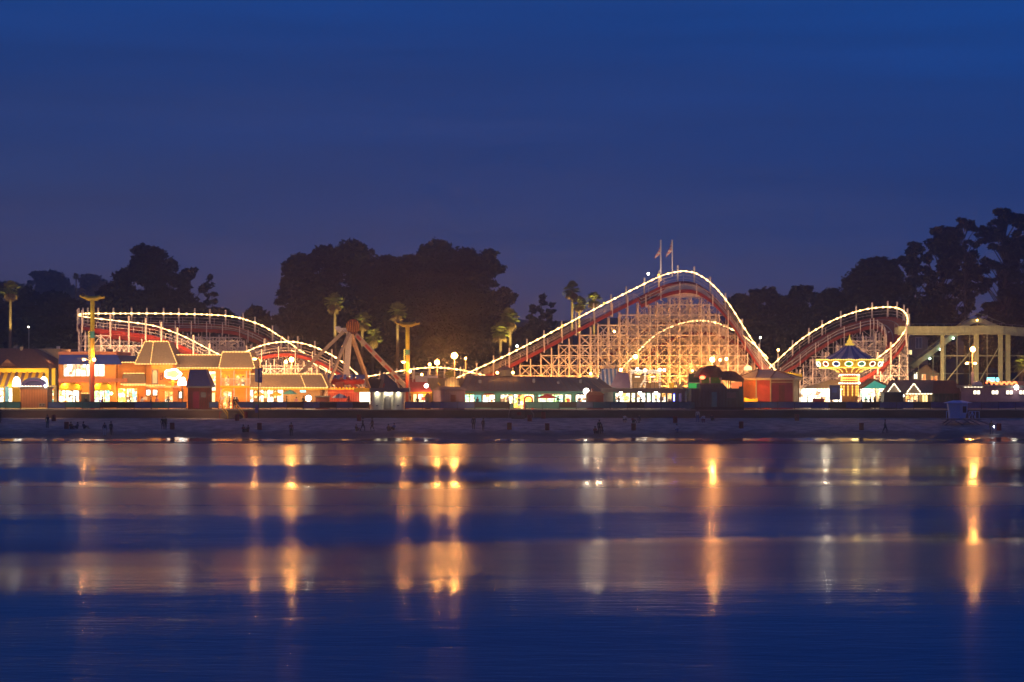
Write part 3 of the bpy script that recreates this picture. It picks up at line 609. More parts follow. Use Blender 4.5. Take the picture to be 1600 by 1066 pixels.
for p in (110, 165): obj('air_unit', MB().pbox(p, p + 9, 545.5, 549.6, 278, 1.2), M['grey'], s_)
# 5 small mansard shop
m_ = thing('mansard_shop', 'small shop with a low tan mansard beside the orange tower', 'building', (X(205, 276), 276, GZ))
obj('wall', MB().pbox(183, 228.5, 556, 639, 276.6, 8), M['orange'], m_); obj('upper_roof', MB().pbox(180, 214, 555.5, 566, 276.3, 8.6), M['navy'], m_)
r1 = mansard(m_, (193, 226, 584), (188, 228.5, 601), 275, 1.55, M['mansard'], inset=.9, strings=('top', 'bot'))
pstr(m_, [(189, 566.3), (211, 566.3)], 276.1)
window(m_, 185, 196, 607.5, 629, 276.57, M['s_yel'], 0, 'shop_opening', fm=M['yel']); window(m_, 198.5, 214, 607.5, 629, 276.57, M['s_green'], 1, 'shop_opening', fm=M['yel'])
for p in (190, 210): lamp('eave_fill', U(p, 606, 274.8), 60, SOD, .2, m_)  # lights added under the eave to brighten the wall
# 6 tower pavilion and its long wing
tw = thing('tower_pavilion', 'orange tower pavilion with a tall tan mansard roof outlined in bulbs', 'building', (X(250, 274), 274, GZ))
wl = MB(); Yt = 273.6; zt, zb = Z(570, Yt), GZ
ft = [(X(228, Yt + 1.6), Yt + 1.6), (X(237, Yt), Yt), (X(270, Yt), Yt), (X(276, Yt + 1.6), Yt + 1.6), (X(276, Yt), Yt + 8), (X(228, Yt), Yt + 8)]
n0 = len(ft); wl.v = [(x, y, zb) for x, y in ft] + [(x, y, zt) for x, y in ft]; wl.f = [tuple(range(n0)), tuple(range(n0, 2 * n0))] + [(i, (i + 1) % n0, n0 + (i + 1) % n0, n0 + i) for i in range(n0)]; wl.m = [0] * len(wl.f)
obj('wall', wl, M['orange'], tw)
mansard(tw, (226.5, 263, 534), (210.5, 277, 569.5), 272.8, 8, M['mansard'], inset=1.8, strings=('top', 'bot', 'l', 'r', 'mid'))
window(tw, 238.5, 246, 578, 599, Yt - .02, M['pale'], 0, arch=True, fm=M['grey'])
obj('wall_ornament', MB().ring([(250, 584), (254, 582.5), (254.5, 592), (250.5, 594)], Yt - .1, .06, .1).bar(U(250, 588, Yt - .1), U(254.5, 587, Yt - .1), .1), M['maroon'], tw)
obj('ledge', MB().pbox(228, 282, 602.5, 605.5, 272.9, .68), M['tan'], tw); pstr(tw, [(192, 602), (259, 602)], 272.7)
for p0, p1, m2 in ((229, 235, 's_white'), (239.5, 245.8, 's_white')): window(tw, p0, p1, 609.5, 617.5, Yt - .02, M[m2], 0, fm=M['grey'])
window(tw, 258, 270, 612, 629, Yt - .02, M['s_warm'], 1, 'shop_opening', fm=M['orange'])
for p, r in ((232, 574), (256, 574), (272, 574), (236, 608), (262, 608)): lamp('eave_fill', U(p, r, 272.3), 42, SOD, .2, tw)  # added wall wash for the tower, no lamps modelled
g_ = thing('long_wing', 'long low orange building with a tan mansard strip behind the cloud shaped sign', 'building', (X(315, 276), 276, GZ))
obj('wall', MB().pbox(277, 364, 575, 639, 276, 8), M['orange'], g_)
mansard(g_, (272, 351, 555), (276, 350, 575.5), 275, 8, M['mansard'], inset=1.2, strings=('top', 'bot'))
obj('soffit', MB().pbox(277, 365, 576, 579, 274.6, 1.38), M['yel'], g_)
window(g_, 323, 336.5, 581, 610, 275.96, M['s_cream'], 1); window(g_, 328.5, 336, 614, 637, 275.96, M['win_y'], 0, 'door', fm=M['yel']); window(g_, 280, 285.5, 611.5, 622, 275.96, M['win_w'], 0, arch=True, fm=M['grey'])
for p in (285, 300, 322, 340): lamp('eave_fill', U(p, 583, 274.4), 45, SOD, .2, g_)  # added lights along the eave, wash the orange wall
lamp('low_light', U(345, 615, 273.5), 60, SOD, .2, g_)
h_ = thing('balcony_pavilion', 'orange pavilion with a bulb edged tan mansard roof and white posted balcony', 'building', (X(372, 274), 274, GZ))
obj('wall', MB().pbox(345.5, 390, 575, 639, 274.8, 8), M['orange'], h_)
mansard(h_, (347.5, 390.5, 550.5), (342, 398.5, 576), 272.6, 9, M['mansard'], inset=1.6, strings=('top', 'bot', 'l', 'r'))
sv = MB()
for i in range(24): sv.ppoly([(346 + i * 2, 577), (348 + i * 2, 577), (347 + i * 2, 580.5)], 272.9, .06)
obj('lace_trim', sv, M['yel'], h_)
bl = obj('balcony', MB().pbox(344, 391, 603, 606, 272.8, 1.98), M['yel'], h_)
rl = MB().pbox(344, 391, 591.5, 592.6, 272.85, .08)
for i in range(25): rl.bar(U(345 + i * 1.9, 592, 272.9), U(345 + i * 1.9, 603.5, 272.9), .05)
obj('railing', rl, M['white_wood'], bl)
for p in (345, 365.5, 385, 390.5): obj('pillar', MB().pbox(p - .7, p + .7, 577, 639, 272.95, .2), M['white_wood'], h_)
for p0 in (352, 369, 377): window(h_, p0, p0 + 6, 586, 602.5, 274.77, M['s_warm'], 0, 'door', arch=True, fm=M['yel'])
window(h_, 349, 362, 612, 638, 274.77, M['s_warm'], 1, 'doorway', fm=M['orange'])
for p, r in ((353, 582), (375, 582), (353, 610), (375, 610)): lamp('porch_fill', U(p, r, 273.6), 36, SOD, .2, h_)  # lights added in the porch to lift the wall
i_ = thing('low_pavilion', 'low open pavilion with a long tan roof outlined in bulbs and white lit doors', 'building', (X(450, 274), 274, GZ))
obj('wall', MB().pbox(390.5, 500, 600, 639, 276, 7), M['tan'], i_)
mansard(i_, (389, 502.5, 585), (391, 512.5, 606.5), 272.4, 10, M['mansard'], inset=1.9, strings=('top', 'bot', 'r'))
string(i_, [U(470, 586.5, 274.1), U(477.5, 605.5, 272.3)], M['bulb_r'], .05)
obj('fascia', MB().pbox(391, 512, 606.6, 609, 272.5, .3), M['yel'], i_)
for p0, p1 in ((391.5, 395.5), (405, 411.5), (418.5, 427), (434, 442)): window(i_, p0, p1, 609.5, 629, 275.96, M['s_white'], 0, 'door')
for p0 in (397.5, 412.8, 428.6): window(i_, p0, p0 + 4, 610, 622, 275.96, M['win_y'], 0, 'niche', arch=True, fm=M['tan'])
obj('lit_sign', MB().pbox(469, 477.5, 610, 613, 273.2, .15), M['cyan'], i_)
for p in (396, 420, 445, 470, 495): lamp('soffit_fill', U(p, 611, 273.8), 36, SOD, .2, i_)  # added lights under the roof edge, no fixtures
for p in (400, 440, 480): lamp('roof_wash', U(p, 607.5, 270.9), 26, SOD, .3, i_)  # wash lights added in mid air for the mansard

# navy roofed kiosk, cloud sign, beach stairs
n_ = thing('kiosk', 'dark red brown kiosk with a navy mansard roof standing at the sea wall', 'kiosk', (X(310, 264), 264, GZ))
obj('body', MB().pbox(293.5, 326, 605, 639.6, 263.5, 3), M['maroon'], n_); mansard(n_, (296.5, 321.5, 577.5), (291, 330, 603.5), 263.1, 3.8, M['navy'], inset=.9)
obj('eave', MB().pbox(291, 330, 603.7, 606, 263.1, 3.8), M['grey'], n_)
c_ = thing('cloud_sign', 'cloud shaped sign ringed by a white glowing tube beside the navy kiosk roof', 'sign', (X(270, 272), 272, Z(604, 272)))
cp = [(270 + 12 * math.cos(q) * (1 + .12 * math.cos(5 * q)), 584.5 + 7.2 * math.sin(q) * (1 + .1 * math.cos(5 * q))) for q in [2 * math.pi * i / 24 for i in range(24)]]
obj('board', MB().ppoly(cp, 272, .2), M['tan'], c_); obj('tube', MB().ring(cp, 271.8, .22, .22), M['globe'], c_)
obj('bracket', MB().pbox(268, 272, 592, 604, 272.05, .15).pbox(262, 282, 596.5, 598, 272.02, .1), M['yel'], c_)
g = thing('lantern', 'white glowing lantern shade between the cloud sign and the navy kiosk', 'lamp', (X(284.5, 271), 271, GZ))
obj('shade', MB().lathe(X(284.5, 271), 271, [(.62, Z(602, 271)), (.58, Z(596, 271)), (.4, Z(591, 271)), (.3, Z(589.5, 271))], 12), M['globe'], g, True); obj('pole', MB().bar((X(284.5, 271), 271, GZ), U(284.5, 602, 271), .12), M['dark'], g)
st = thing('beach_stairs', 'lit wooden stairs with slanting handrails from the boardwalk down to the sand', 'stairs', (X(357, 261), 261, 2.3))
fl = MB()
for i in range(6): fl.box(X(342, 262) + i * .22, X(367, 262) + i * .22, 262.28 - .3 * i - .3, 262.28 - .3 * i, 2.0, GZ - .18 * (i + 1))
obj('steps', fl, M['plank'], st)
for p in (342, 367): obj('handrail', MB().bar(U(p, 627, 263), U(p + 1.5, 629, 262.3), .08).bar(U(p + 1.5, 629, 262.3), U(p + 14, 645, 260.3), .08).bar(U(p + 1.5, 634, 262.3), U(p + 14, 650, 260.3), .05).bar(U(p + 14, 645, 260.3), U(p + 14, 655, 260.3), .08), M['yel'], st)
# banner pole
bn = thing('banner_pole', 'slim pole by the beach stairs carrying a blue banner and a white banner', 'banner', (X(403.5, 261.5), 261.5, 2.3))
obj('pole', MB().bar((X(404, 261.5), 261.5, 2.2), U(404, 572, 261.5), .11), M['dark'], bn)
obj('blue_banner', MB().pbox(404.6, 409.6, 575, 598, 261.4, .05), M['banner_b'], bn); obj('white_banner', MB().pbox(398.2, 403.3, 576.5, 597, 261.45, .05), M['banner_w'], bn); obj('lower_banner', MB().pbox(398.5, 403.3, 632, 645, 261.4, .05), M['banner_b'], bn)
obj('banner_mark', MB().pbox(406.2, 408, 578, 589, 261.37, .02), M['banner_w'], bn)
# umbrellas
def parasol(px, row, Y, w, mm, label):
    th = thing('parasol', label, 'umbrella', (X(px, Y), Y, GZ), 'parasols at the boardwalk tables')
    z = Z(row, Y); obj('canopy', MB().lathe(X(px, Y), Y, [(w, z), (w * .55, z + .35), (.05, z + .62)], 8), mm, th); obj('pole', MB().bar((X(px, Y), Y, GZ), (X(px, Y), Y, z + .5), .06), M['whitem'], th)
parasol(405, 618.5, 271, .95, M['yel'], 'yellow parasol in front of the low pavilion, nearest the banner pole')
parasol(432, 618.5, 271, .95, M['yel'], 'yellow parasol in front of the low pavilion, further from the banner pole')
parasol(453, 616, 271, 1.1, M['teal'], 'green parasol under the right half of the low pavilion')
parasol(531, 622, 268, 1.2, mat('blue_white_parasol', (.6, .6, .58), .8, .1, stripe=((.08, .12, .25), 0, 1.1, .5)), 'blue and white parasol in front of the pendulum ride')
parasol(855, 622.5, 268, 1.6, M['wall_r'], 'wide red parasol in front of the long grey roofed arcade')
bx_ = thing('ticket_booth', 'small dark brown booth between the low pavilion and the pendulum ride', 'booth', (X(503, 268), 268, GZ))
obj('body', MB().pbox(493, 513, 620.5, 640, 267.5, 2), M['maroon'], bx_); obj('roof', MB().pbox(492, 514, 618.8, 620.6, 267.3, 2.4), M['grey'], bx_)

# ------------------------------------------------------------------ pendulum ride
pr = thing('pendulum_ride', 'pendulum ride with white and red striped A frame legs and round red emblem', 'ride', (X(545, 285), 285, GZ))
Yp = 285; hub = U(546, 517, Yp)
M['leg_paint'] = mat('cream_leg_paint', (.46, .37, .27), .55, .25, 1.5)  # darker, tanner colour than plain white enamel
def leg(p, r, y, w, patches, top):
    a = top; b2 = U(p, r, y); d = b2 - a; k = (GZ - a.z) / d.z; l_ = obj('leg', MB().bar(a, a + d * k, w), M['leg_paint'], pr)
    for q0, q1 in patches: obj('red_patch', MB().bar(a + d * q0 + Vector((0, -w * .28, 0)), a + d * q1 + Vector((0, -w * .28, 0)), w * .55, w * .55), M['redm'], l_)
leg(470, 583, 282, .5, (), U(537, 518, 282.5)); leg(511, 605, 279, .38, ((.12, .25), (.34, .47), (.56, .7), (.8, .92)), U(546, 520, 282)); leg(573, 592, 290, .46, (), U(548, 520, 286)); leg(626, 596, 282, .62, ((.03, .12), (.22, .37), (.44, .58), (.66, .8), (.86, .96)), U(556, 523, 283))
obj('arm', MB().bar(U(546, 518, 284), U(541, 590, 284), .8, .7).bar(U(544, 518, 283.55), U(539, 590, 283.55), .12), M['whitem'], pr)
obj('axle', MB().pbox(527, 546, 512.5, 519.5, 283, 3).pbox(524, 531, 510, 516, 283.4, 2), M['whitem'], pr)
em = MB(); cx, cz = X(551.5, 282.6), Z(510.5, 282.6)
em.poly([(cx + 1.0 * math.cos(2 * math.pi * i / 20), cz + 1.12 * math.sin(2 * math.pi * i / 20)) for i in range(20)], 282.3, 282.8); e_ = obj('emblem', em, mat('dark_red_emblem', (.16, .015, .012), .5), pr)
fm_ = MB()
for i in range(7):
    q = -.75 + .25 * i; fm_.bar((cx + q, 282.25, cz - .85 + abs(q) * .3), (cx + q + .18 * math.sin(3 * q), 282.25, cz + .75 - abs(q) * .4 + .2 * (i % 2)), .09, .06)
obj('flame_motif', fm_, mat('gold_flame', (.75, .32, .05), .5), e_)
gd = MB(); gx, gz = X(541, 284), Z(597, 284); gd.lathe(gx, 284, [(1.0, gz - .4), (2.6, gz - .3), (2.8, gz + .2), (2.4, gz + .5), (.7, gz + .7)], 20); gd = obj('gondola', gd, M['redm'], pr)
for i in range(16):
    q = 2 * math.pi * i / 16; obj('seat', MB().box(gx + 2.55 * math.cos(q) - .2, gx + 2.55 * math.cos(q) + .2, 284 + 2.55 * math.sin(q) - .2, 284 + 2.55 * math.sin(q) + .2, gz + .4, gz + 1.1), M['blue_awn'], gd)
obj('platform', MB().pbox(512, 572, 609, 640, 279.5, 8), M['redm'], pr)
cw = MB()
for i in range(11): p = 512 + i * 5.4; cw.ppoly([(p, 609), (p + 5.4, 609), (p + 4.4, 606.5), (p + 2.7, 604.5), (p + 1, 606.5)], 279.3, .12)
obj('crest', cw, M['yel'], pr)
pf = MB()
for i in range(22): pf.bar(U(513 + i * 2.7, 613, 277.5), U(513 + i * 2.7, 628, 277.5), .06)
pf.pbox(512, 572, 612.5, 613.4, 277.5, .08); obj('guard_rail', pf, M['salmon'], pr)
obj('control_cabin', MB().pbox(524, 536, 597, 609, 280, 2), M['maroon'], pr)
obj('lit_canopy', MB().pbox(553, 580, 606.5, 612.5, 276.5, 2.5), M['yel'], pr); obj('lit_booth', MB().pbox(562, 577, 613, 632, 277, 1.6), M['win_w'], pr)
for p, r in ((520, 606), (548, 603), (560, 590)): lamp('ride_light', U(p, r, 277.2), 75, (1, .42, .14), .3, pr)
lamp('leg_light', U(600, 600, 276.5), 60, (1, .55, .2), .3, pr); lamp('leg_light', U(500, 580, 275), 60, (1, .55, .2), .3, pr)

# ------------------------------------------------------------------ white washroom block
w_ = thing('washroom_block', 'pale washroom block with two rounded bays and a jagged grey roof at the sea wall', 'building', (X(605, 264), 264, GZ))
Yw = 263.6; wb = MB()
for p0, p1 in ((580, 598), (613, 631)):
    cx, rr = X((p0 + p1) / 2, Yw), (X(p1, Yw) - X(p0, Yw)) / 2; o_ = obj('bay', MB().lathe(cx, Yw + 1.2, [(rr, GZ - .1), (rr, Z(612.5, Yw))], 20), M['pale'], w_, False)
    sl = MB()
    for i in range(3): sl.pbox(p0 + 2.2 + i * 5, p0 + 5.6 + i * 5, 633.3, 634.6, Yw + 1.2 - rr - .0 + (.12 if i == 1 else .42) - .16, .3)
    obj('vent_slot', sl, M['dark'], o_); lamp('wall_light', (cx, Yw + 1.2 - rr - .45, Z(614, Yw)), 24, (1, .88, .6), .08, w_); obj('wall_lamp', MB().box(cx - .15, cx + .15, Yw + 1.2 - rr - .3, Yw + 1.2 - rr - .02, Z(613.8, Yw), Z(613, Yw)), M['whitelamp'], w_)
obj('centre_wall', MB().pbox(596, 615, 612.5, 641, Yw + 1.4, 2), M['pale'], w_)
obj('niche', MB().ppoly([(600, 640), (611, 640), (610, 622), (608, 619), (603, 619), (601, 622)], Yw + 1.34, .05), M['grey'], w_)
obj('lower_roof', MB().pbox(577.5, 639, 606.5, 612.6, Yw - .3, 4.2), M['grey'], w_)
obj('front_gable', MB().ppoly([(597.5, 613), (602, 598), (619, 598), (626, 613), (619, 613), (614, 609.5), (608, 611), (602, 609)], Yw - .45, 3), M['grey'], w_)
obj('shell_light', MB().ppoly([(600, 617), (601, 610), (604, 613), (608, 614.5), (613, 612.5), (616.5, 609.5), (618, 616)], Yw + 1.25, .08), M['win_w'], w_)
obj('roof_turret', MB().ppoly([(574.5, 592.5), (595.5, 592.5), (591, 607), (580, 607)], Yw + .3, 2.2), M['dark'], w_)
obj('roof_panel', MB().ppoly([(594, 584), (601, 583), (598, 606), (591, 606)], Yw + .9, .3), M['tan'], w_)
obj('roof_peak', MB().ppoly([(601, 583), (607, 588), (618.5, 598.5), (600, 598.5)], Yw + .5, 2.2), M['grey'], w_)
for p, r, lab in ((0, 0, ''),): lamp('shell_lamp', U(606, 617, Yw + .9), 10, (1, .9, .66), .08, w_)

# ------------------------------------------------------------------ sky ride towers
def skytower(px, row, lab):
    Y = 269.5; th = thing('sky_ride_tower', lab, 'tower', (X(px, Y), Y, GZ), 'sky ride towers'); c = X(px, Y)
    zt = Z(row, Y); zb = GZ; bands = [(0, .30, 'pole_yellow'), (.30, .36, 'pole_teal'), (.36, .56, 'pole_amber'), (.56, 1, 'pole_red')]
    cols = dict(pole_yellow=(.62, .48, .04), pole_teal=(.07, .33, .33), pole_amber=(.7, .42, .05), pole_red=(.50, .09, .05))
    for a0, a1, mn in bands:
        m2 = bpy.data.materials.get(mn) or mat(mn, cols[mn], .6, .2)
        obj('pole_section', MB().lathe(c, Y, [(.30, zt + (zb - zt) * a1), (.30, zt + (zb - zt) * a0)], 12), m2, th, False)
    cap = MB(); pts = [U(px - 20, row - 4, Y), U(px - 13, row - 2.5, Y), U(px - 6, row + .5, Y), U(px + 6, row + .5, Y), U(px + 12, row - 2, Y), U(px + 19, row - 1.5, Y)]
    cap.tube(pts, [.14, .3, .34, .34, .3, .16], 8); obj('cross_arm', cap, bpy.data.materials['pole_yellow'], th)
    for s in (-1, 1): obj('sheave', MB().tube([U(px + s * 15, row - 5, Y - .4), U(px + s * 15, row - 5, Y + .4)], .28, 10), M['dark'], th)
    bm_ = MB()
    for i in range(26):
        q = .30 + .28 * i / 25; bm_.sphere((c - .40 - .10 * (i % 2), Y - .2, zt + (zb - zt) * q), .065, 6)
    obj('bulb_strip', bm_, M['bulb_y'], th)
    zl = zt + (zb - zt) * .555; obj('flood_lamp', MB().sphere((c + .32, Y - .45, zl), .24, 10), M['sod'], th)
    lamp('tower_light', (c + .35, Y - 1.0, zl + .3), 130, (1, .6, .12), .12, th); lamp('tower_light', (c - .9, Y - 1.2, zt - 2.2), 14, (1, .75, .15), .2, th)
skytower(144.5, 466, 'tall yellow and red sky ride tower in front of the blue awning shop')
skytower(637, 507, 'shorter yellow and red sky ride tower right of the pendulum ride')

# ------------------------------------------------------------------ lamp posts
def street_lamp(px, row, Y, label, m='sod', r=.28, base=GZ, kind='ball', power=0, col=SOD, ph=None):
    th = thing('street_lamp', label, 'street lamp', (X(px, Y), Y, base), 'lamp posts around the boardwalk'); p = U(px, row, Y)
    if kind == 'cobra':
        q = p + Vector((.75, .2, -.1)); obj('pole', MB().bar((q.x, q.y, base), q, .13).bar(q, p + Vector((.1, 0, .12)), .08), M['pole'], th); obj('head', MB().box(p.x - .5, p.x + .25, Y - .18, Y + .18, p.z + .1, p.z + .24), M['dark'], th)
        obj('bulb', MB().sphere(p, r, 10, r * .55), M[m], th)
    else:
        obj('pole', MB().bar((p.x, Y + .3, base), (p.x, Y + .3, p.z), .14), M['pole'], th); obj('head', MB().lathe(p.x, Y + .3, [(.3, p.z + r * .9), (.12, p.z + r * 1.5)], 8), M['dark'], th)
        obj('bulb', MB().sphere(p, r, 12), M[m], th)
    if power: lamp('lamp_light', p + Vector((0, -r - .25, 0)), power, col, .2, th)
    return th
street_lamp(131.5, 562, 268.5, 'lamp with a short arm beside the left sky ride tower', r=.26, kind='cobra', power=110)
street_lamp(398, 561, 269, 'amber lamp above the blue and white banner pole', r=.3, kind='cobra', power=230)
street_lamp(455.5, 562, 288, 'brighter of two close lamps under the middle coaster hump', r=.36, m='sod_big', power=750)
street_lamp(446.5, 565.5, 290, 'fainter of two close lamps under the middle coaster hump', r=.24)
street_lamp(536.5, 542, 292, 'lamp post between the legs of the pendulum ride', r=.25)
street_lamp(630.5, 566, 268, 'lamp with a short arm beside the right sky ride tower', r=.28, kind='cobra', power=230)
street_lamp(683, 566.5, 291, 'lower of the two blazing sodium lamps over the low coaster run', 'sod_big', .36, power=700)
street_lamp(710, 556, 291, 'higher and brightest blazing sodium lamp over the low coaster run', 'sod_big', .44, power=1000)
street_lamp(671.5, 569.5, 293, 'dim amber lamp just left of the blazing pair', r=.22)
street_lamp(727.5, 560, 293, 'small lamp right of the brightest blazing lamp', r=.16)
street_lamp(659, 585.5, 286, 'small amber lamp over the red roofed stall', r=.18)
street_lamp(916, 611.5, 269.5, 'white starry lamp beside the dark red train hut', 'whitelamp', .42, power=80, col=(1, .8, .5))
street_lamp(482, 622.5, 268, 'low white lamp at the right end of the low pavilion', 'whitelamp', .42, power=40, col=(1, .8, .45))
street_lamp(970, 578, 288, 'lamp beside the blue and white striped tent', 'sod', .24)
street_lamp(993, 557.5, 291, 'amber lamp in front of the coaster lattice above the scaffold deck', 'sod', .34)
street_lamp(1113, 562, 267.5, 'blazing amber lamp above the dark green station roof', 'sod_big', .34, base=Z(572, 267.5), power=600)
street_lamp(1125, 562.5, 289, 'middle small lamp right of the blazing amber lamp over the station', 'sod', .2)
street_lamp(1135, 561, 289, 'farther small lamp right of the blazing amber lamp over the station', 'sod', .24)
street_lamp(1188, 527.5, 318, 'small pale lamp on a post behind the valley of the coaster', 'whitelamp', .16)
street_lamp(1216, 547, 318, 'warm lamp among the trees behind the coaster valley', 'sod', .2)
street_lamp(44.5, 511, 330, 'tiny distant lamp among the trees left of the coaster', 'whitelamp', .12, base=hill_z(X(44.5, 330), 330))
tl = street_lamp(1520, 546, 282, 'tall lamp post with three amber lamps before the green elevated track', 'sod_big', .36, power=700)
for p in (1511, 1523.5):
    obj('arm', MB().bar(U(1520, 567, 282.3), U(p, 566, 282), .08), M['pole'], tl); obj('side_bulb', MB().sphere(U(p, 568, 282), .26, 8, .16), M['sod'], tl)
obj('hanging_sign', MB().pbox(1517.5, 1521.5, 581, 600, 281.9, .1), M['banner_w'], tl)

for par, p, r, Yq, pw in ((a, 10, 560, 260, 620), (a, 60, 560, 262, 300), (b_, 76, 565, 276.5, 60), (tw, 235, 565, 265, 400), (tw, 262, 562, 265, 400), (g_, 310, 568, 266, 330), (h_, 372, 566, 265, 420), (i_, 420, 598, 265, 330), (i_, 475, 598, 265, 380), (m_, 205, 592, 268, 70), (k_, 53, 600, 258.5, 200), (n_, 312, 612, 258, 230), (s_, 120, 565, 267, 90), (s_, 165, 565, 267, 90)):
    if pw: lamp('front_fill', U(p, r, Yq), pw, (1, .58, .24), .4, par)  # added lights in the air, brighten roofs and walls in front
# ------------------------------------------------------------------ stalls in the middle
r_ = thing('food_stall', 'stall with a dark red sloping roof right of the white washroom block', 'stall', (X(655, 273), 273, GZ))
obj('wall', MB().pbox(642, 674, 613, 639, 274.2, 3), M['yel'], r_); rf = MB(); rf.hexa([U(638, 612.5, 271.5), U(676, 612.5, 271.5), U(676, 612.5, 277), U(638, 612.5, 277)], [U(640, 597, 274), U(666, 597, 274), U(666, 597, 276), U(640, 597, 276)]); obj('roof', rf, M['wall_r'], r_)
window(r_, 646, 651, 616, 630, 274.17, M['win_y'], 0, 'opening', fm=M['orange']); window(r_, 654, 671, 616, 630, 274.17, M['s_yel'], 1, 'opening', fm=M['orange']); obj('roof_lamp', MB().sphere(U(666, 603, 271), .3, 8), M['whitelamp'], r_); lamp('roof_light', U(666, 602, 270.5), 90, (1, .5, .2), .2, r_); lamp('stall_light', U(658, 614, 272.6), 70, SOD, .2, r_)
sv = MB()
for i in range(12): p = 639 + i * 3; sv.ppoly([(p, 612.5), (p + 3, 612.5), (p + 1.5, 615.5)], 271.4, .06)
obj('valance', sv, M['yel'], r_)
z_ = thing('shed', 'little dark shed between the red roofed stall and the beige shed', 'shed', (X(668, 267), 267, GZ)); obj('body', MB().ppoly([(664, 640), (664, 618), (668, 614), (672.5, 618), (672.5, 640)], 266.5, 1.5), M['maroon'], z_); obj('door', MB().pbox(666, 670.5, 620, 639, 266.42, .06), M['dark'], z_)
e = thing('shed', 'plain beige shed with a bright left side next to the long grey roofed arcade', 'shed', (X(700, 264), 264, GZ))
sh = MB(); A0, B0, C0 = (X(677, 266.6), 266.6), (X(693, 263.7), 263.7), (X(726, 263.7), 263.7)
zt = Z(610, 264); sh.hexa([(A0[0], A0[1], GZ), (B0[0], B0[1], GZ), (C0[0], C0[1], GZ), (C0[0], 267.5, GZ)], [(A0[0], A0[1], zt), (B0[0], B0[1], zt), (C0[0], C0[1], zt), (C0[0], 267.5, zt)]); obj('wall', sh, M['purple'], e)
rf = MB(); rf.hexa([(A0[0] - .3, A0[1], zt), (B0[0] - .2, B0[1] - .3, zt), (C0[0] + .3, C0[1] - .3, zt), (C0[0] + .3, 267.8, zt)], [(A0[0] + .6, 267.2, Z(604.5, 265)), (B0[0], 265, Z(604, 265)), (C0[0] - .8, 265, Z(604.5, 265)), (C0[0] - .5, 267.4, Z(604.5, 265))]); obj('roof', rf, M['grey_roof'], e)
lamp('side_light', (A0[0] - 1.0, 263.8, 5.6), 90, (1, .6, .25), .2, e)
f_ = thing('crown_sign_building', 'low brown building carrying a fan of upright golden bars', 'building', (X(700, 279), 279, GZ))
obj('wall', MB().pbox(668, 727, 591, 636, 279, 6), M['grey_roof'], f_); obj('white_wall', MB().pbox(649, 684, 587, 600, 285.5, .6), M['whitem'], f_)
fn = MB()
for i in range(11):
    q = (i - 5) / 5; hgt = 14 * (1 - q * q) ** .5 + 3; p = 706 + q * 12; fn.bar(U(p, 606, 278.2), U(p, 606 - hgt, 278.2), .12)
obj('fan_sign', fn, M['tan'], f_); obj('side_blade', MB().bar(U(684, 598, 278.2), U(688, 602, 278.2), .2).bar(U(727, 598, 278.2), U(721, 607, 278.2), .2), M['yel'], f_)
lamp('sign_light', U(706, 607, 277.3), 60, (1, .55, .2), .2, f_)
# long grey arcade
la = thing('long_arcade', 'long arcade with a wide grey brown roof, cupola and bright shop openings', 'building', (X(840, 275), 275, GZ))
obj('wall', MB().pbox(722, 962, 606, 639, 275, 10), M['teal'], la)
rf = MB(); rf.hexa([U(718, 611.5, 272.6), U(964, 611.5, 272.6), Vector((X(964, 272.6), 288, Z(611, 272.6))), Vector((X(718, 272.6), 288, Z(611, 272.6)))], [U(728, 586.5, 280), U(936, 590.5, 280), Vector((X(936, 280), 281.5, Z(590.5, 280))), Vector((X(728, 280), 281.5, Z(586.5, 280)))]); rf = obj('roof', rf, M['grey_roof'], la)
obj('fascia', MB().pbox(719, 963, 611.6, 614.2, 272.8, .2), M['teal'], la)
cu = MB(); cx = X(790, 279.5); cu.lathe(cx, 280.3, [(1.0, Z(588, 279.5)), (1.0, Z(578, 279.5))], 8); cu = obj('cupola', cu, M['grey'], rf); obj('cupola_roof', MB().lathe(cx, 280.3, [(1.25, Z(578.2, 279.5)), (.1, Z(572.5, 279.5))], 8), M['grey_roof'], cu)
for p in (777, 801.5): obj('roof_lamp', MB().sphere(U(p, 582.5, 278), .2, 8), M['sod'], rf)
for p0, p1, m2, bb in ((726, 741, 's_green', 1), (742.5, 752, 'teal_lit', 0), (754.5, 773, 's_cream', 1), (782.5, 801, 's_cream', 2), (803, 834, 's_yel', 1), (841, 879, 's_green', 2), (883, 892, 's_yel', 0), (900, 915, 's_cream', 1), (923, 940, 's_warm', 0), (945, 950, 's_yel', 0)):
    if m2 == 'teal_lit': M.setdefault('teal_lit', glow('teal_lit_panel', (.25, .85, .75), .8))
    window(la, p0, p1, 617, 630.5 if p0 != 803 else 638, 274.97, M[m2], bb, 'shop_opening', fm=M['grey'])
for p in range(730, 960, 30): lamp('soffit_fill', U(p, 616, 273.7), 22, (1, .8, .4), .15, la)  # row of added lights below the eave, brightens the shop wall
for p in (755, 820, 885): lamp('front_fill', U(p, 600, 261), 300, (1, .5, .22), .4, la)  # spots added over the beach to brighten the long roof
s2 = thing('beach_steps', 'short beach steps with thin rails at the yellow lit shop entrance', 'stairs', (X(808, 261.5), 261.5, 2.3)); fl = MB()
for i in range(6): fl.box(X(799, 262), X(820, 262), 262.28 - .28 * i - .28, 262.28 - .28 * i, 2.0, GZ - .18 * (i + 1))
obj('steps', fl, M['plank'], s2)
for p, dx in ((799, -4), (820, 14)): obj('handrail', MB().bar(U(p, 629, 262.6), U(p + dx, 647, 260.6), .06).bar(U(p + dx, 647, 260.6), U(p + dx, 655, 260.6), .06).bar(U(p, 629, 262.6), U(p, 641, 262.6), .06), M['pole'], s2)
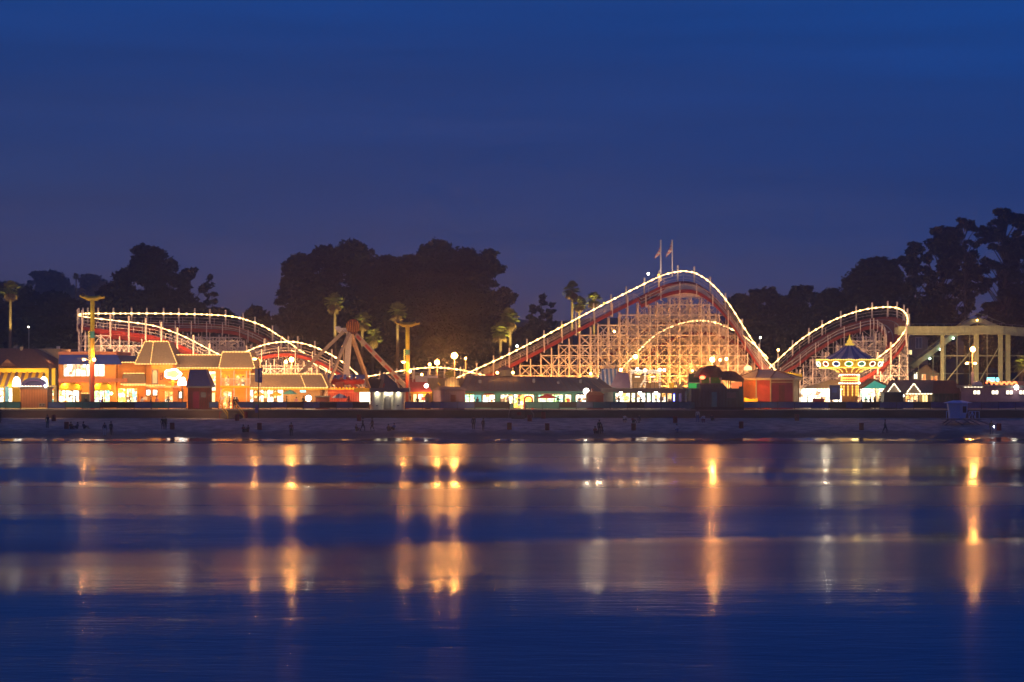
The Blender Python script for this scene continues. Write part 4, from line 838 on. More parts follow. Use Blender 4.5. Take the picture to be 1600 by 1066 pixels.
hp = thing('arched_gate', 'thin red arched gate over the beach steps by the yellow shop', 'gate', (X(824, 265), 265, GZ)); obj('arch', MB().tube([U(819 + 6.5 - 6.5 * math.cos(math.pi * i / 10), 630 - 11 * math.sin(math.pi * i / 10) ** .6 if 0 < i < 10 else 640, 265) for i in range(11)], .13, 6), M['wall_r'], hp)
# train hut
hu = thing('train_hut', 'dark red rounded hut beside the white starry lamp', 'hut', (X(930, 268), 268, GZ)); obj('body', MB().ppoly([(918, 640), (918, 617), (920, 614), (926, 613), (939, 614.5), (943, 617), (943, 640)], 267.5, 3), M['maroon'], hu); obj('roof', MB().ppoly([(916.5, 615), (921, 611), (938, 612), (944.5, 616.5), (944.5, 618), (916.5, 617)], 267.3, 3.4), M['brown_roof'], hu); obj('funnel', MB().pbox(924, 927, 607, 612, 268.5, .5), M['maroon'], hu)
# striped tent
te = thing('striped_tent', 'blue and white striped tent roof in front of the coaster lattice', 'tent', (X(950, 289), 289, GZ)); rf = MB()
rf.hexa([U(929, 606, 286), U(966, 606, 286), U(966, 606, 294), U(929, 606, 294)], [U(941, 576, 290), U(964, 576, 290), U(964, 576, 291.5), U(941, 576, 291.5)]); obj('canopy', rf, M['stripe_b'], te); obj('skirt', MB().pbox(930, 966, 606, 634, 286.4, 7), M['cloth_w'], te)
mt = thing('mesh_canopy', 'grey translucent looking canopy sloping beside the striped tent', 'canopy', (X(970, 287), 287, GZ)); rf = MB(); rf.hexa([U(952, 607, 284.5), U(987, 607, 284.5), U(987, 607, 290), U(952, 607, 290)], [U(965, 581, 287), U(981, 583, 287), U(981, 583, 289), U(965, 581, 289)]); obj('canopy', rf, M['purple'], mt); obj('skirt', MB().pbox(953, 986, 607, 634, 285, 4.5), M['grey'], mt)
lamp('tent_light', U(935, 585, 282), 240, (1, .7, .4), .3, te)
# colonnade with roof deck
co = thing('colonnade_building', 'flat roofed colonnade with dark columns and bright openings below a scaffold deck', 'building', (X(1030, 272), 272, GZ))
obj('roof_slab', MB().pbox(940, 1092, 607, 612.5, 270.5, 10), M['grey'], co); obj('back_wall', MB().pbox(958, 1090, 612.5, 639, 275.5, 5), M['grey'], co)
obj('white_wall', MB().pbox(943, 958, 612.6, 639, 272.5, 4), M['pale'], co)
for p0, p1, m2 in ((960, 984, 's_cream'), (987, 992, 's_yel'), (995.5, 1008, 's_white'), (1011, 1017, 's_cream'), (1019, 1031.5, 's_white'), (1034, 1040, 's_warm'), (1043, 1050, 's_warm'), (1060, 1065, 'blue_dim')):
    if m2 == 'blue_dim': M.setdefault('blue_dim', glow('dim_blue_pane', (.1, .1, .4), .3))
    window(co, p0, p1, 614.5, 632, 275.46, M[m2], 0, 'opening', fm=M['dark'])
for p in (985.5, 993.8, 1009.5, 1018, 1032.8, 1041.5, 1051, 1056, 1066, 1076): obj('column', MB().pbox(p - 1.2, p + 1.2, 612.5, 639, 270.8, .5), M['grey'], co)
obj('blue_tube', MB().pbox(1052, 1054, 616, 627, 271.8, .12), M['blue_l'], co); lamp('blue_light', U(1053, 620, 271.2), 8, (.15, .15, 1), .1, co)
for p in (970, 1000, 1025): obj('ceiling_lamp', MB().sphere(U(p, 613.8, 272), .25, 8), M['whitelamp'], co)
sf = thing('scaffold_deck', 'white framed platform with rails on the flat roof before the coaster lattice', 'platform', (X(1010, 274), 274, Z(607, 272)))
fr = MB()
for p in (986, 1008, 1031): fr.bar(U(p, 607, 273), U(p, 580, 273), .22); fr.bar(U(p, 607, 277), U(p, 580, 277), .22)
fr.bar(U(986, 582, 273), U(1032, 582, 273), .3); fr.bar(U(1008, 596, 273), U(1031, 596, 273), .14); fr.bar(U(1000, 605, 273), U(1008, 592, 273), .25)
obj('frame', fr, M['whitem'], sf); obj('roof', MB().pbox(984, 1034, 578, 580.5, 272.6, 5), M['whitem'], sf); obj('panel', MB().pbox(988, 1006, 586, 606.5, 276.5, .2).pbox(1010, 1030, 598, 606.5, 276.5, .2), M['tan'], sf)
rl = MB()
for i in range(14): rl.bar(U(990 + i * 6.5, 607, 271.5), U(990 + i * 6.5, 598, 271.5), .05)
rl.bar(U(990, 598.3, 271.5), U(1075, 598.3, 271.5), .06); obj('railing', rl, M['dark'], sf)
for p, r in ((1008, 578.5), (1031, 578), (1038, 578.5), (996, 577)): obj('deck_lamp', MB().sphere(U(p, r, 272), .2, 8), M['whitelamp'], sf)
for p in (996, 1020): obj('tube_lamp', MB().pbox(p - 4, p + 4, 588.4, 589.6, 274, .1), M['win_w'], sf)
lamp('deck_light', U(1000, 592, 270.5), 90, (1, .68, .35), .2, sf); lamp('deck_light', U(1050, 595, 270.5), 60, (1, .62, .3), .2, sf)
obj('yellow_box', MB().pbox(1046, 1053, 598, 606.8, 273, .6), M['yel'], sf); obj('grey_box', MB().pbox(1058, 1067, 600, 606.8, 273, .6), M['tan'], sf)
gb = thing('gable_booth', 'small white framed booth with a gabled top and bright green lower panel', 'booth', (X(1084, 270), 270, Z(608, 270)))
fr = MB()
for a1, b1 in (((1075, 608), (1075, 583)), ((1093.5, 608), (1093.5, 583)), ((1075, 583), (1084, 576.5)), ((1084, 576.5), (1093.5, 583)), ((1075, 583), (1093.5, 583)), ((1075, 598), (1093.5, 598))): fr.bar(U(*a1, 269.6), U(*b1, 269.6), .14)
obj('frame', fr, M['whitem'], gb); obj('panel', MB().pbox(1076, 1093, 598.5, 607, 269.7, .2), glow('green_lit_panel', (.06, .62, .12), .7), gb); obj('interior', MB().pbox(1076, 1093, 583.6, 597.5, 271, .2), M['greenwall'], gb); obj('gable', MB().ppoly([(1075, 583), (1084, 577), (1093.5, 583)], 270.6, .2), M['grey'], gb); obj('lamp', MB().sphere(U(1082, 579.5, 269.3), .14, 8), M['sod'], gb)
pi_ = MB().box(X(1073, 269.6), X(1095, 269.6), 269.4, 272, GZ, Z(608, 269.6)); obj('base', pi_, M['greenwall'], gb); obj('base_lamp', MB().sphere(U(1085.5, 613, 269.1), .22, 8), M['win_w'], gb)
# dark green station
ds = thing('ride_station', 'dark green station building with brown curved roofs at the sea wall', 'building', (X(1125, 264), 264, GZ))
obj('wall', MB().ppoly([(1094, 640.5), (1094, 600), (1130, 600), (1136, 607), (1161.5, 607.5), (1161.5, 640.5)], 263.6, 5), M['greenwall'], ds); obj('plinth', MB().pbox(1086, 1162, 636, 641, 263.3, .28), M['dark'], ds); obj('side_wall', MB().pbox(1080, 1094, 607, 640, 264.2, 4), M['greenwall'], ds)
obj('roof', MB().ppoly([(1090, 590), (1093, 583), (1099, 575.5), (1106, 571.5), (1118, 571), (1123, 573), (1129, 581), (1137, 590)], 263.2, 6), M['brown_roof'], ds); obj('rear_roof', MB().ppoly([(1126, 581), (1144, 579.5), (1151, 582), (1158, 588), (1162.5, 592), (1162.5, 597), (1130, 594)], 263.6, 5.2), M['brown_roof'], ds)
for p in (1095, 1109.5, 1127, 1138.5, 1141.5, 1160.5): obj('post', MB().pbox(p - .8, p + .8, 588 if p < 1130 else 594, 608 if p > 1130 else 601, 263.9, .2), M['whitem' if p < 1130 else 'dark'], ds)
obj('back_panel', MB().pbox(1096, 1127, 590, 600, 268.2, .1), M['kgreen'], ds); obj('glowing_wall', MB().pbox(1143, 1159.5, 597, 607, 267.5, .1), M['win_o'], ds); obj('red_lamp', MB().sphere(U(1097.5, 590, 263), .4, 8, .25), M['red_l'], ds); lamp('red_light', U(1103, 592, 265.5), 22, (1, .3, .12), .2, ds)
obj('seat_back', MB().pbox(1155, 1160, 604, 608, 263.9, .5), M['dark'], ds)
# octagonal pavilion
oc = thing('octagonal_pavilion', 'octagonal pavilion in orange, red and maroon panels under a tan roof', 'pavilion', (X(1203, 270), 270, GZ))
Yo = 268; zt = Z(591.5, Yo); ring_ = [(1160, Yo + 3.5), (1181.5, Yo + .6), (1204, Yo), (1239.5, Yo), (1248, Yo + 3.2)]
P = [(X(p, y), y) for p, y in ring_]; ms = ['wall_o', 'wall_r', 'wall_m', 'tan']
for (q0, q1), mm in zip(zip(P, P[1:]), ms):
    w = MB(); w.hexa([(q0[0], q0[1], GZ), (q1[0], q1[1], GZ), (q1[0], q1[1] + .3, GZ), (q0[0], q0[1] + .3, GZ)], [(q0[0], q0[1], zt), (q1[0], q1[1], zt), (q1[0], q1[1] + .3, zt), (q0[0], q0[1] + .3, zt)]); obj('wall_panel', w, M[mm], oc)
ce = [(X(1150, Yo + 4), Yo + 4), (X(1181, Yo - .4), Yo - .4), (X(1204, Yo - 1), Yo - 1), (X(1241, Yo - 1), Yo - 1), (X(1255, Yo + 3), Yo + 3), (X(1250, Yo), Yo + 8), (X(1160, Yo), Yo + 8)]
ap = Vector((X(1188, Yo + 3), Yo + 4.5, Z(577, Yo + 3))); ap2 = Vector((X(1215, Yo + 3), Yo + 4.5, Z(579, Yo + 3))); rf = MB(); zt2 = zt + .02
for i in range(len(ce)):
    a1, b1 = ce[i], ce[(i + 1) % len(ce)]; t1 = ap if a1[0] < X(1200, Yo) else ap2; t2 = ap if b1[0] < X(1200, Yo) else ap2
    if (t1 - t2).length < 1e-5: rf.face([(a1[0], a1[1], zt2), (b1[0], b1[1], zt2), t1])
    else: rf.face([(a1[0], a1[1], zt2), (b1[0], b1[1], zt2), t2, t1])
    rf.face([(a1[0], a1[1], zt2), (b1[0], b1[1], zt2), (b1[0], b1[1], zt2 - .25), (a1[0], a1[1], zt2 - .25)])
rf.face([(x, y, zt2) for x, y in ce]); rf = obj('roof', rf, M['tan'], oc)
obj('lamp_arch', MB().ppoly([(1163, 578.5)] + [(1169 - 6 * math.cos(math.pi * i / 10), 577 - 6 * math.sin(math.pi * i / 10)) for i in range(11)] + [(1175, 578.5)], Yo + 3.5, .2), M['win_y'], rf)
cf = MB()
for i in range(12): p = 1213 + i * 3.4; cf.ppoly([(p, 593 - 1.2 + i * .2), (p, 581 + i * .45), (p + 1.6, 578.5 + i * .4), (p + 3.2, 581 + i * .45), (p + 3.2, 592 + i * .2)], Yo + 7.5, .12)
obj('crest_board', cf, M['yel'], oc); lamp('crest_light', U(1232, 584, Yo + 5.5), 60, (1, .7, .3), .2, oc)
obj('yellow_counter', MB().ppoly([(1163, 628), (1163, 621), (1172, 624), (1184, 622), (1184, 628)], Yo - .9, .6), M['yel'], oc)
lamp('panel_light', U(1166, 612, Yo - 2.6), 190, (1, .5, .12), .2, oc); lamp('panel_light', U(1200, 596, 262), 120, (1, .6, .2), .2, oc)

def battens(parent, p0, p1, r0, r1, Y, step, m, w=.05, name='batten'):
    mb = MB(); p = p0
    while p <= p1 + .01: mb.bar(U(p, r1, Y - w / 2), U(p, r0, Y - w / 2), w); p += step
    return obj(name, mb, m, parent)
battens(ds, 1097, 1159, 608, 635.5, 263.58, 5.2, M['dark']); battens(ds, 1082, 1093, 608, 635.5, 264.18, 4, M['dark'])
obj('door', MB().pbox(1112, 1120, 613, 636, 263.5, .08), M['teal'], ds); obj('notice_board', MB().pbox(1136, 1150, 613, 622, 263.5, .08), M['grey'], ds); obj('fascia', MB().pbox(1094, 1130, 599, 601, 263.45, .14), M['grey'], ds)
obj('door', MB().pbox(1217, 1226, 602, 627, Yo - .06, .05), M['maroon'], oc); obj('door_rail', MB().pbox(1205, 1238.5, 596.5, 598, Yo - .09, .08), M['tan'], oc)
tm = MB()
for (x_, y_) in P: tm.bar((x_, y_ - .1, GZ), (x_, y_ - .1, zt), .16)
obj('corner_trim', tm, M['tan'], oc)
rb_ = MB()
for (x_, y_) in ce[:5]: rb_.bar((x_, y_, zt + .06), (ap if x_ < X(1200, Yo) else ap2) + Vector((0, 0, .04)), .12)
obj('roof_rib', rb_, M['brown_roof'], oc)
obj('door', MB().pbox(302, 311, 612, 638, 263.42, .07), M['wall_m'], n_); battens(n_, 295.5, 325, 607, 638, 263.48, 3.6, M['dark'], .04); obj('sign_panel', MB().pbox(314, 322, 613, 621, 263.4, .07), M['grey'], n_)
battens(e, 695, 725, 611, 637, 263.68, 3, M['grey'], .04); obj('door', MB().pbox(704, 712, 617, 638, 263.6, .07), M['maroon'], e)
sm_ = MB()
for i in range(24):
    q = i / 23; A_ = U(719 + 243 * q, 611.3, 272.6) + Vector((0, 0, .06)); B_ = U(729 + 206 * q, 586.5 + 4 * q, 280) + Vector((0, 0, .06)); sm_.bar(A_, B_, .07, .05)
obj('roof_seam', sm_, M['brown_roof'], la)
rv = MB()
for p_, r_0 in ((748, 594), (832, 592), (870, 596), (905, 593)): rv.pbox(p_, p_ + 4, r_0, r_0 + 6, 276.5, .8)
obj('roof_vent', rv, M['tin'], la)
for k_0, (p0_, p1_) in enumerate(((727, 741), (756, 772), (846, 874), (901, 914))): obj('hanging_board', MB().pbox(p0_, p1_, 614.4, 616.4, 273.6, .08), M[('yel', 'wall_r', 'pale', 'blue_awn')[k_0]], la)
for px_0 in (196, 224, 300, 345, 366): obj('wall_board', MB().pbox(px_0, px_0 + 6, 620, 625, 273.4 if px_0 < 240 else 272.6, .05), M['pale'], g_ if px_0 > 240 else m_)
# ------------------------------------------------------------------ right part: tents, swing carousel, gables
wt = thing('food_tent', 'tan peaked tent with a white glowing interior left of the swing carousel', 'tent', (X(1285, 277), 277, GZ)); rf = MB(); rf.hexa([U(1249, 607.5, 273), U(1322, 607.5, 273), U(1322, 607.5, 283), U(1249, 607.5, 283)], [U(1296, 594, 277), U(1318, 592, 277), U(1318, 592, 279), U(1296, 594, 279)]); obj('canopy', rf, M['tan'], wt)
bk = obj('interior_wall', MB().pbox(1250, 1320, 607, 639, 280, .3), M['s_white'], wt)
pstr(wt, [(1254, 608.3), (1318, 608.3)], 272.8, M['bulb_w'], .1); obj('counter', MB().pbox(1272, 1288, 623, 638, 272.5, 1.5), M['wall_r'], wt)
for p in (1251, 1272, 1300, 1318): obj('pole', MB().pbox(p - .5, p + .5, 607.5, 639, 273.3, .12), M['whitem'], wt)
lamp('tent_light', U(1290, 612, 276), 160, (1, .86, .6), .3, wt)
bb = thing('info_board', 'dark blue board standing left of the swing carousel column', 'board', (X(1304, 269), 269, GZ)); obj('board', MB().pbox(1296.5, 1313, 602, 625, 269, .2), M['navy'], bb); obj('leg', MB().pbox(1299, 1300, 625, 640, 269.02, .15), M['dark'], bb); obj('leg', MB().pbox(1310, 1311, 625, 640, 269.02, .15), M['dark'], bb); obj('picture', MB().pbox(1300, 1308, 606, 614, 268.96, .03), M['blue_awn'], bb)
# swing carousel
Yc = 273; cxx = X(1327.5, Yc); sw = thing('swing_carousel', 'swing carousel with navy striped cone roof and glowing oval medallion rim', 'carousel', (cxx, Yc, GZ))
def zr(r): return Z(r, Yc)
def pxm(n): return n * Yc / F
rfm = MB(); n = 24
profr = [(pxm(7.5), zr(540)), (pxm(12), zr(544)), (pxm(20), zr(550)), (pxm(30), zr(555.5)), (pxm(41), zr(561)), (pxm(48), zr(564))]
for k in range(n):
    rfm.cur = k % 2
    for (ra, za), (rb, zb) in zip(profr, profr[1:]):
        q0, q1 = 2 * math.pi * k / n, 2 * math.pi * (k + 1) / n
        rfm.face([(cxx + ra * math.cos(q0), Yc + ra * math.sin(q0), za), (cxx + ra * math.cos(q1), Yc + ra * math.sin(q1), za), (cxx + rb * math.cos(q1), Yc + rb * math.sin(q1), zb), (cxx + rb * math.cos(q0), Yc + rb * math.sin(q0), zb)])
obj('roof', rfm, [mat('blue_roof_stripe', (.09, .10, .32), .6), mat('grey_roof_stripe', (.48, .42, .48), .7)], sw); lamp('roof_light', (cxx - 3, Yc - 9, zr(550)), 90, (1, .7, .5), .3, sw)  # light is added off the rim to bring out the stripes
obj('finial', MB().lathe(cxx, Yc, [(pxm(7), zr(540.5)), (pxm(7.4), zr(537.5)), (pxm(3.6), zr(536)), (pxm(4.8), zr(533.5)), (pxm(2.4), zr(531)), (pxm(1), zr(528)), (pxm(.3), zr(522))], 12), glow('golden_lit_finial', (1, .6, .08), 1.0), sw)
obj('rim', MB().lathe(cxx, Yc, [(pxm(46), zr(574.5)), (pxm(51), zr(563.5)), (pxm(49), zr(563.2)), (pxm(44), zr(574))], 32), M['yel'], sw)
for k in range(16):
    q = 2 * math.pi * (k + .5) / 16; ax = Vector((math.cos(q), math.sin(q), 0)); tn = Vector((-math.sin(q), math.cos(q), 0)); c0 = Vector((cxx, Yc, zr(569))) + ax * pxm(49.8)
    ov = [c0 + tn * .52 * math.cos(s) + Vector((0, 0, .34 * math.sin(s))) + ax * (.10 * math.sin(s)) for s in [2 * math.pi * i / 14 for i in range(14)]]
    me_ = MB(); me_.face(ov); md = obj('medallion', me_, [M['teal'], M['redm'], M['blue_awn'], M['kgreen']][k % 4], sw)
    rb = MB()
    for i in range(14): rb.bar(ov[i] + ax * .05, ov[(i + 1) % 14] + ax * .05, .085)
    obj('bulb_ring', rb, M['bulb_w'], md)
for rr_, row in ((51.3, 563.4), (46.5, 574.6)): string(sw, [Vector((cxx + pxm(rr_) * math.cos(2 * math.pi * i / 40), Yc + pxm(rr_) * math.sin(2 * math.pi * i / 40), zr(row) + (.14 * abs(math.sin(i * math.pi / 2.5)) if row < 570 else 0))) for i in range(41)], M['bulb_y'], .09)
under = [(pxm(44), zr(574.4)), (pxm(30), zr(575.5)), (pxm(22), zr(578)), (pxm(17), zr(582)), (pxm(14), zr(586))]
obj('under_cone', MB().lathe(cxx, Yc, under[::-1], 24), M['orange'], sw)
for k in range(16):
    q = 2 * math.pi * k / 16; string(sw, [Vector((cxx + (r0 + .07) * math.cos(q), Yc + (r0 + .07) * math.sin(q), z0 - .05)) for r0, z0 in under[:-1]], M['bulb_y'], .06, name='rib_string')
obj('neck', MB().lathe(cxx, Yc, [(pxm(10), zr(598)), (pxm(12), zr(594)), (pxm(11.5), zr(588)), (pxm(15), zr(585.5))], 20), M['wall_r'], sw)
for r0, row, mm in ((14.6, 585.6, 'bulb_w'), (12.8, 594.5, 'bulb_y'), (16, 599, 'bulb_w')): string(sw, [Vector((cxx + pxm(r0) * math.cos(2 * math.pi * i / 24), Yc + pxm(r0) * math.sin(2 * math.pi * i / 24), zr(row))) for i in range(25)], M[mm], .1)
zg = []
for i in range(49): q = 2 * math.pi * i / 48; zg.append(Vector((cxx + pxm(12.6) * math.cos(q), Yc + pxm(12.6) * math.sin(q), zr(590.8 + 2.2 * (1 if i % 2 else -1)))))
string(sw, zg, M['bulb_y'], .06)
obj('column', MB().lathe(cxx, Yc, [(pxm(12.5), GZ), (pxm(12.5), zr(598)), (pxm(15.5), zr(598.5)), (pxm(15.5), zr(601))], 16), M['orange'], sw)
for k in range(12):
    q = 2 * math.pi * (k + .3) / 12; string(sw, [Vector((cxx + pxm(13.4) * math.cos(q), Yc + pxm(13.4) * math.sin(q), zr(602))), Vector((cxx + pxm(13.4) * math.cos(q), Yc + pxm(13.4) * math.sin(q), zr(619)))], M['bulb_y'], .08, name='column_string')
lamp('hub_fill', (cxx, Yc - 5.2, zr(590)), 60, (1, .72, .25), .5, sw)  # added point light, widens the carousel's reflection on the water
obj('platform', MB().lathe(cxx, Yc, [(pxm(34), GZ), (pxm(34), GZ + .5), (pxm(15), GZ + .55)], 24), M['maroon'], sw)
tt = thing('teal_tent', 'gabled tent with a teal lit gable right of the swing carousel', 'tent', (X(1368, 278), 278, GZ)); obj('canopy', MB().ppoly([(1344, 606), (1367, 592), (1393, 604), (1393, 606), (1367, 594.5), (1347, 608)], 276, 5), M['brown_roof'], tt); obj('gable', MB().ppoly([(1348, 607), (1367, 595), (1391, 605.5), (1391, 608)], 277, .2), glow('teal_lit_gable', (.1, .7, .5), .55), tt); obj('interior_wall', MB().pbox(1345, 1391, 607, 639, 281, .2), M['s_cream'], tt)
for p in (1346, 1368, 1391): obj('pole', MB().pbox(p - .5, p + .5, 606, 639, 276.2, .12), M['whitem'], tt)
lamp('tent_light', U(1368, 612, 279), 60, (1, .8, .5), .2, tt)
ga = thing('gabled_shop', 'brown roofed shop with two small gables outlined in white bulbs', 'building', (X(1412, 274), 274, GZ)); obj('wall', MB().pbox(1382, 1457, 614, 639, 274.5, 8), M['tan'], ga)
rf = MB(); rf.hexa([U(1376, 615.5, 272.8), U(1459, 615.5, 272.8), U(1459, 615.5, 283), U(1376, 615.5, 283)], [U(1392, 594, 276.5), U(1459, 594, 276.5), U(1459, 594, 280), U(1392, 594, 280)]); rf = obj('roof', rf, M['grey_roof'], ga)
for a1, b1, c1 in ((1386.5, 1397, 1407.5), (1417, 1428, 1438.5)):
    gm = MB(); gm.hexa([U(a1, 614, 272.6), U(c1, 614, 272.6), U(c1, 614, 276), U(a1, 614, 276)], [U(b1 - .1, 599.5, 272.6), U(b1 + .1, 599.5, 272.6), U(b1 + .1, 599.5, 276), U(b1 - .1, 599.5, 276)]); g2 = obj('gable', gm, M['mansard'], rf)
    string(g2, [U(a1, 613.5, 272.45), U(b1, 599.2, 272.45), U(c1, 613.5, 272.45)], M['bulb_w'], .09)
pstr(ga, [(1415, 615.6), (1457, 615.6)], 272.5, M['bulb_w'], .08)
window(ga, 1415, 1434, 618, 631, 274.47, M['s_warm'], 2, 'opening', fm=M['grey']); window(ga, 1441, 1449, 617.5, 630, 274.47, M['win_y'], 1, 'door', fm=M['yel']); obj('globe', MB().sphere(U(1407.5, 618.5, 271.6), .5, 10, .35), M['globe'], ga)
lamp('eave_fill', U(1430, 619, 273.2), 30, (1, .7, .35), .2, ga)  # one more added light under the eave
db = thing('dark_booth', 'dark square booth left of the two bulb outlined gables', 'booth', (X(1397, 270), 270, GZ)); obj('body', MB().pbox(1381, 1411.5, 614.5, 640, 269.5, 2), M['dark'], db); obj('roof', MB().pbox(1380, 1412.5, 612.5, 614.4, 269.3, 2.4), M['grey'], db)
dk = thing('dark_roofed_building', 'unlit building with a dark stepped roof behind the lifeguard hut', 'building', (X(1480, 273), 273, GZ)); obj('wall', MB().pbox(1458.5, 1512, 615, 639, 273.5, 8), M['greenwall'], dk); rf = MB(); rf.hexa([U(1457, 615, 272), U(1513, 615, 272), U(1513, 615, 282), U(1457, 615, 282)], [U(1459, 594.5, 275), U(1490, 594.5, 275), U(1490, 594.5, 280), U(1459, 594.5, 280)]); obj('roof', rf, M['maroon'], dk)
gt = MB()
for i in range(9): gt.bar(U(1460 + i * 6, 616, 273.3), U(1460 + i * 6, 638, 273.3), .07)
obj('batten', gt, M['grey'], dk); obj('gable_trim', MB().bar(U(1475, 629, 273.2), U(1481, 618, 273.2), .1).bar(U(1481, 618, 273.2), U(1487, 629, 273.2), .1), M['grey'], dk)
pu = thing('low_mauve_building', 'long low mauve building with a row of small bright windows at the far right', 'building', (X(1560, 272), 272, GZ)); obj('wall', MB().pbox(1502, 1660, 606, 640, 272, 8), M['purple'], pu); obj('roof_edge', MB().pbox(1500, 1660, 602.5, 606.2, 271.6, 8.6), M['grey'], pu)
for p0 in (1521, 1549.5, 1572, 1592.5): window(pu, p0, p0 + 10, 610.5, 616, 271.97, M['win_w'], 1, fm=M['purple'])
pstr(pu, [(1506, 605), (1536, 605)], 271.4, M['bulb_w'], .04); obj('flood_lamp', MB().sphere(U(1588, 605.5, 271), .35, 8), M['whitelamp'], pu)
ne = MB()
for k in range(6):
    p = 1545 + k * 8; ne.tube([U(p - 4 + 8 * i / 8, 601 - 4 * math.sin(math.pi * i / 8) - (2 if k == 0 else 0), 273) for i in range(9)], .13, 6)
obj('neon_scroll', ne, M['neon_o'], pu); obj('white_dome', MB().ppoly([(1523, 602.4)] + [(1529 - 6 * math.cos(math.pi * i / 8), 601 - 5 * math.sin(math.pi * i / 8)) for i in range(9)] + [(1535, 602.4)], 273, 1.5), M['whitem'], pu); obj('lit_cabin', MB().pbox(1590, 1612, 596, 603, 274, 2), M['tan'], pu)
cs = thing('lit_sign', 'cyan lit sign with a round badge hanging before the elevated green track', 'sign', (X(1552, 278), 278, GZ)); obj('box', MB().pbox(1543, 1554.5, 590, 596.5, 278, .4), M['cyan'], cs); obj('badge', MB().ppoly([(1559 + 2.4 * math.cos(2 * math.pi * i / 12), 593.2 + 3.2 * math.sin(2 * math.pi * i / 12)) for i in range(12)], 278, .4), M['cyan'], cs); obj('support', MB().pbox(1548, 1549, 596, 634, 278.1, .2).pbox(1548, 1560, 596.6, 597.4, 278.05, .2), M['dark'], cs)
lamp('wall_light', U(1545, 607, 268), 14, (1, .5, .3), .2, pu)

# elevated green track
ek = thing('elevated_flume', 'pale green elevated flume channel on thick columns at the right', 'ride', (X(1510, 300), 300, GZ)); Ye = 300
ch = catmull([U(1400, 517, Ye), U(1440, 517, Ye), U(1490, 517, Ye), U(1530, 516, Ye), U(1565, 516.5, Ye), U(1600, 519, Ye + 1), U(1680, 519, Ye + 3)], 1.2); cm = MB()
for p, q in zip(ch, ch[1:]):
    cm.bar(p, q, 2.4, 1.0); cm.bar(p + Vector((0, -1.25, .05)), q + Vector((0, -1.25, .05)), .1, 1.15)
obj('channel', cm, M['green_steel'], ek); rl = MB(); lip = MB(); lip2 = MB()
for i, (p, q) in enumerate(zip(ch, ch[1:])):
    rl.bar(p + Vector((0, 1.2, 1.1)), q + Vector((0, 1.2, 1.1)), .06); rl.bar(p + Vector((0, 1.2, .5)), p + Vector((0, 1.2, 1.1)), .06); lip.bar(p + Vector((0, -1.32, -.62)), q + Vector((0, -1.32, -.62)), .16); lip2.bar(p + Vector((0, -1.32, .6)), q + Vector((0, -1.32, .6)), .12)
obj('railing', rl, M['pole'], ek); obj('lip', lip, M['green_steel'], ek); obj('lip', lip2, M['green_steel'], ek)
sm = MB()
for i in range(0, len(ch), 2): sm.bar(ch[i] + Vector((0, -1.33, -.55)), ch[i] + Vector((0, -1.33, .58)), .1, .06)
obj('panel_joint', sm, M['dgreen_steel'], ek)
for p, w in ((1473, 4.8), (1526, 6.6), (1564, 6), (1575.5, 6.6), (1640, 6)): obj('column', MB().pbox(p - w / 2, p + w / 2, 521, 634.5, Ye - .3, .6), M['green_steel'], ek)
lf = thing('flume_lift', 'dark green sloping flume lift with thin supports behind the elevated channel', 'ride', (X(1475, 306), 306, GZ)); Yl = 306; lm = MB()
slp = [U(1425, 573, Yl), U(1458, 549, Yl), U(1500, 516, Yl), U(1515, 504, Yl), U(1525, 500.5, Yl), U(1536, 502, Yl), U(1550, 509, Yl), U(1570, 516, Yl)]
for p, q in zip(slp, slp[1:]):
    for dy in (0, 2): lm.bar(p + Vector((0, dy, 0)), q + Vector((0, dy, 0)), .35, .8)
    lm.bar(p + Vector((0, 1, -.2)), q + Vector((0, 1, -.2)), 1.6, .2); lm.bar(p + Vector((0, 0, 1.1)), q + Vector((0, 0, 1.1)), .07)
obj('trough', lm, M['dgreen_steel'], lf); cs2 = catmull(slp, .7)
lm = MB()
for i in range(2, len(cs2), 3): lm.bar((cs2[i].x, Yl, GZ), cs2[i], .13)
for i in range(0, len(cs2), 2): lm.bar(cs2[i], cs2[i] + Vector((0, 0, 1.1)), .06)
for zq in (5.6, 8.4, 11.2): 
    q = [c for c in cs2 if c.z > zq]; lm.bar((q[0].x, Yl, zq), (q[-1].x, Yl, zq), .1)
obj('support', lm, M['dgreen_steel'], lf)
for p, r in ((1453, 560.5), (1469, 546), (1489.5, 528.5), (1471, 578)): obj('step_lamp', MB().sphere(U(p, r, Yl - .5), .17, 8), glow('greenish_step_lamp', (.7, 1, .7), 14) if p == 1453 else bpy.data.materials['greenish_step_lamp'], lf)
obj('top_lamp', MB().sphere(U(1527, 500.5, Yl - .6), .13, 8), M['sod'], lf)
lamp('flume_fill', U(1490, 575, 290), 380, (1, .66, .28), .3, ek); lamp('flume_fill', U(1560, 575, 290), 300, (1, .66, .28), .3, ek)  # spots added before the flume to brighten it, no fixtures
bx = MB()
for p0_, p1_ in ((1473, 1526), (1526, 1564), (1575, 1640)): bx.bar(U(p0_ + 2, 600, 300), U(p1_ - 2, 540, 300), .13); bx.bar(U(p0_ + 2, 556, 300.3), U(p1_ - 2, 556, 300.3), .13)
obj('brace', bx, M['green_steel'], ek)
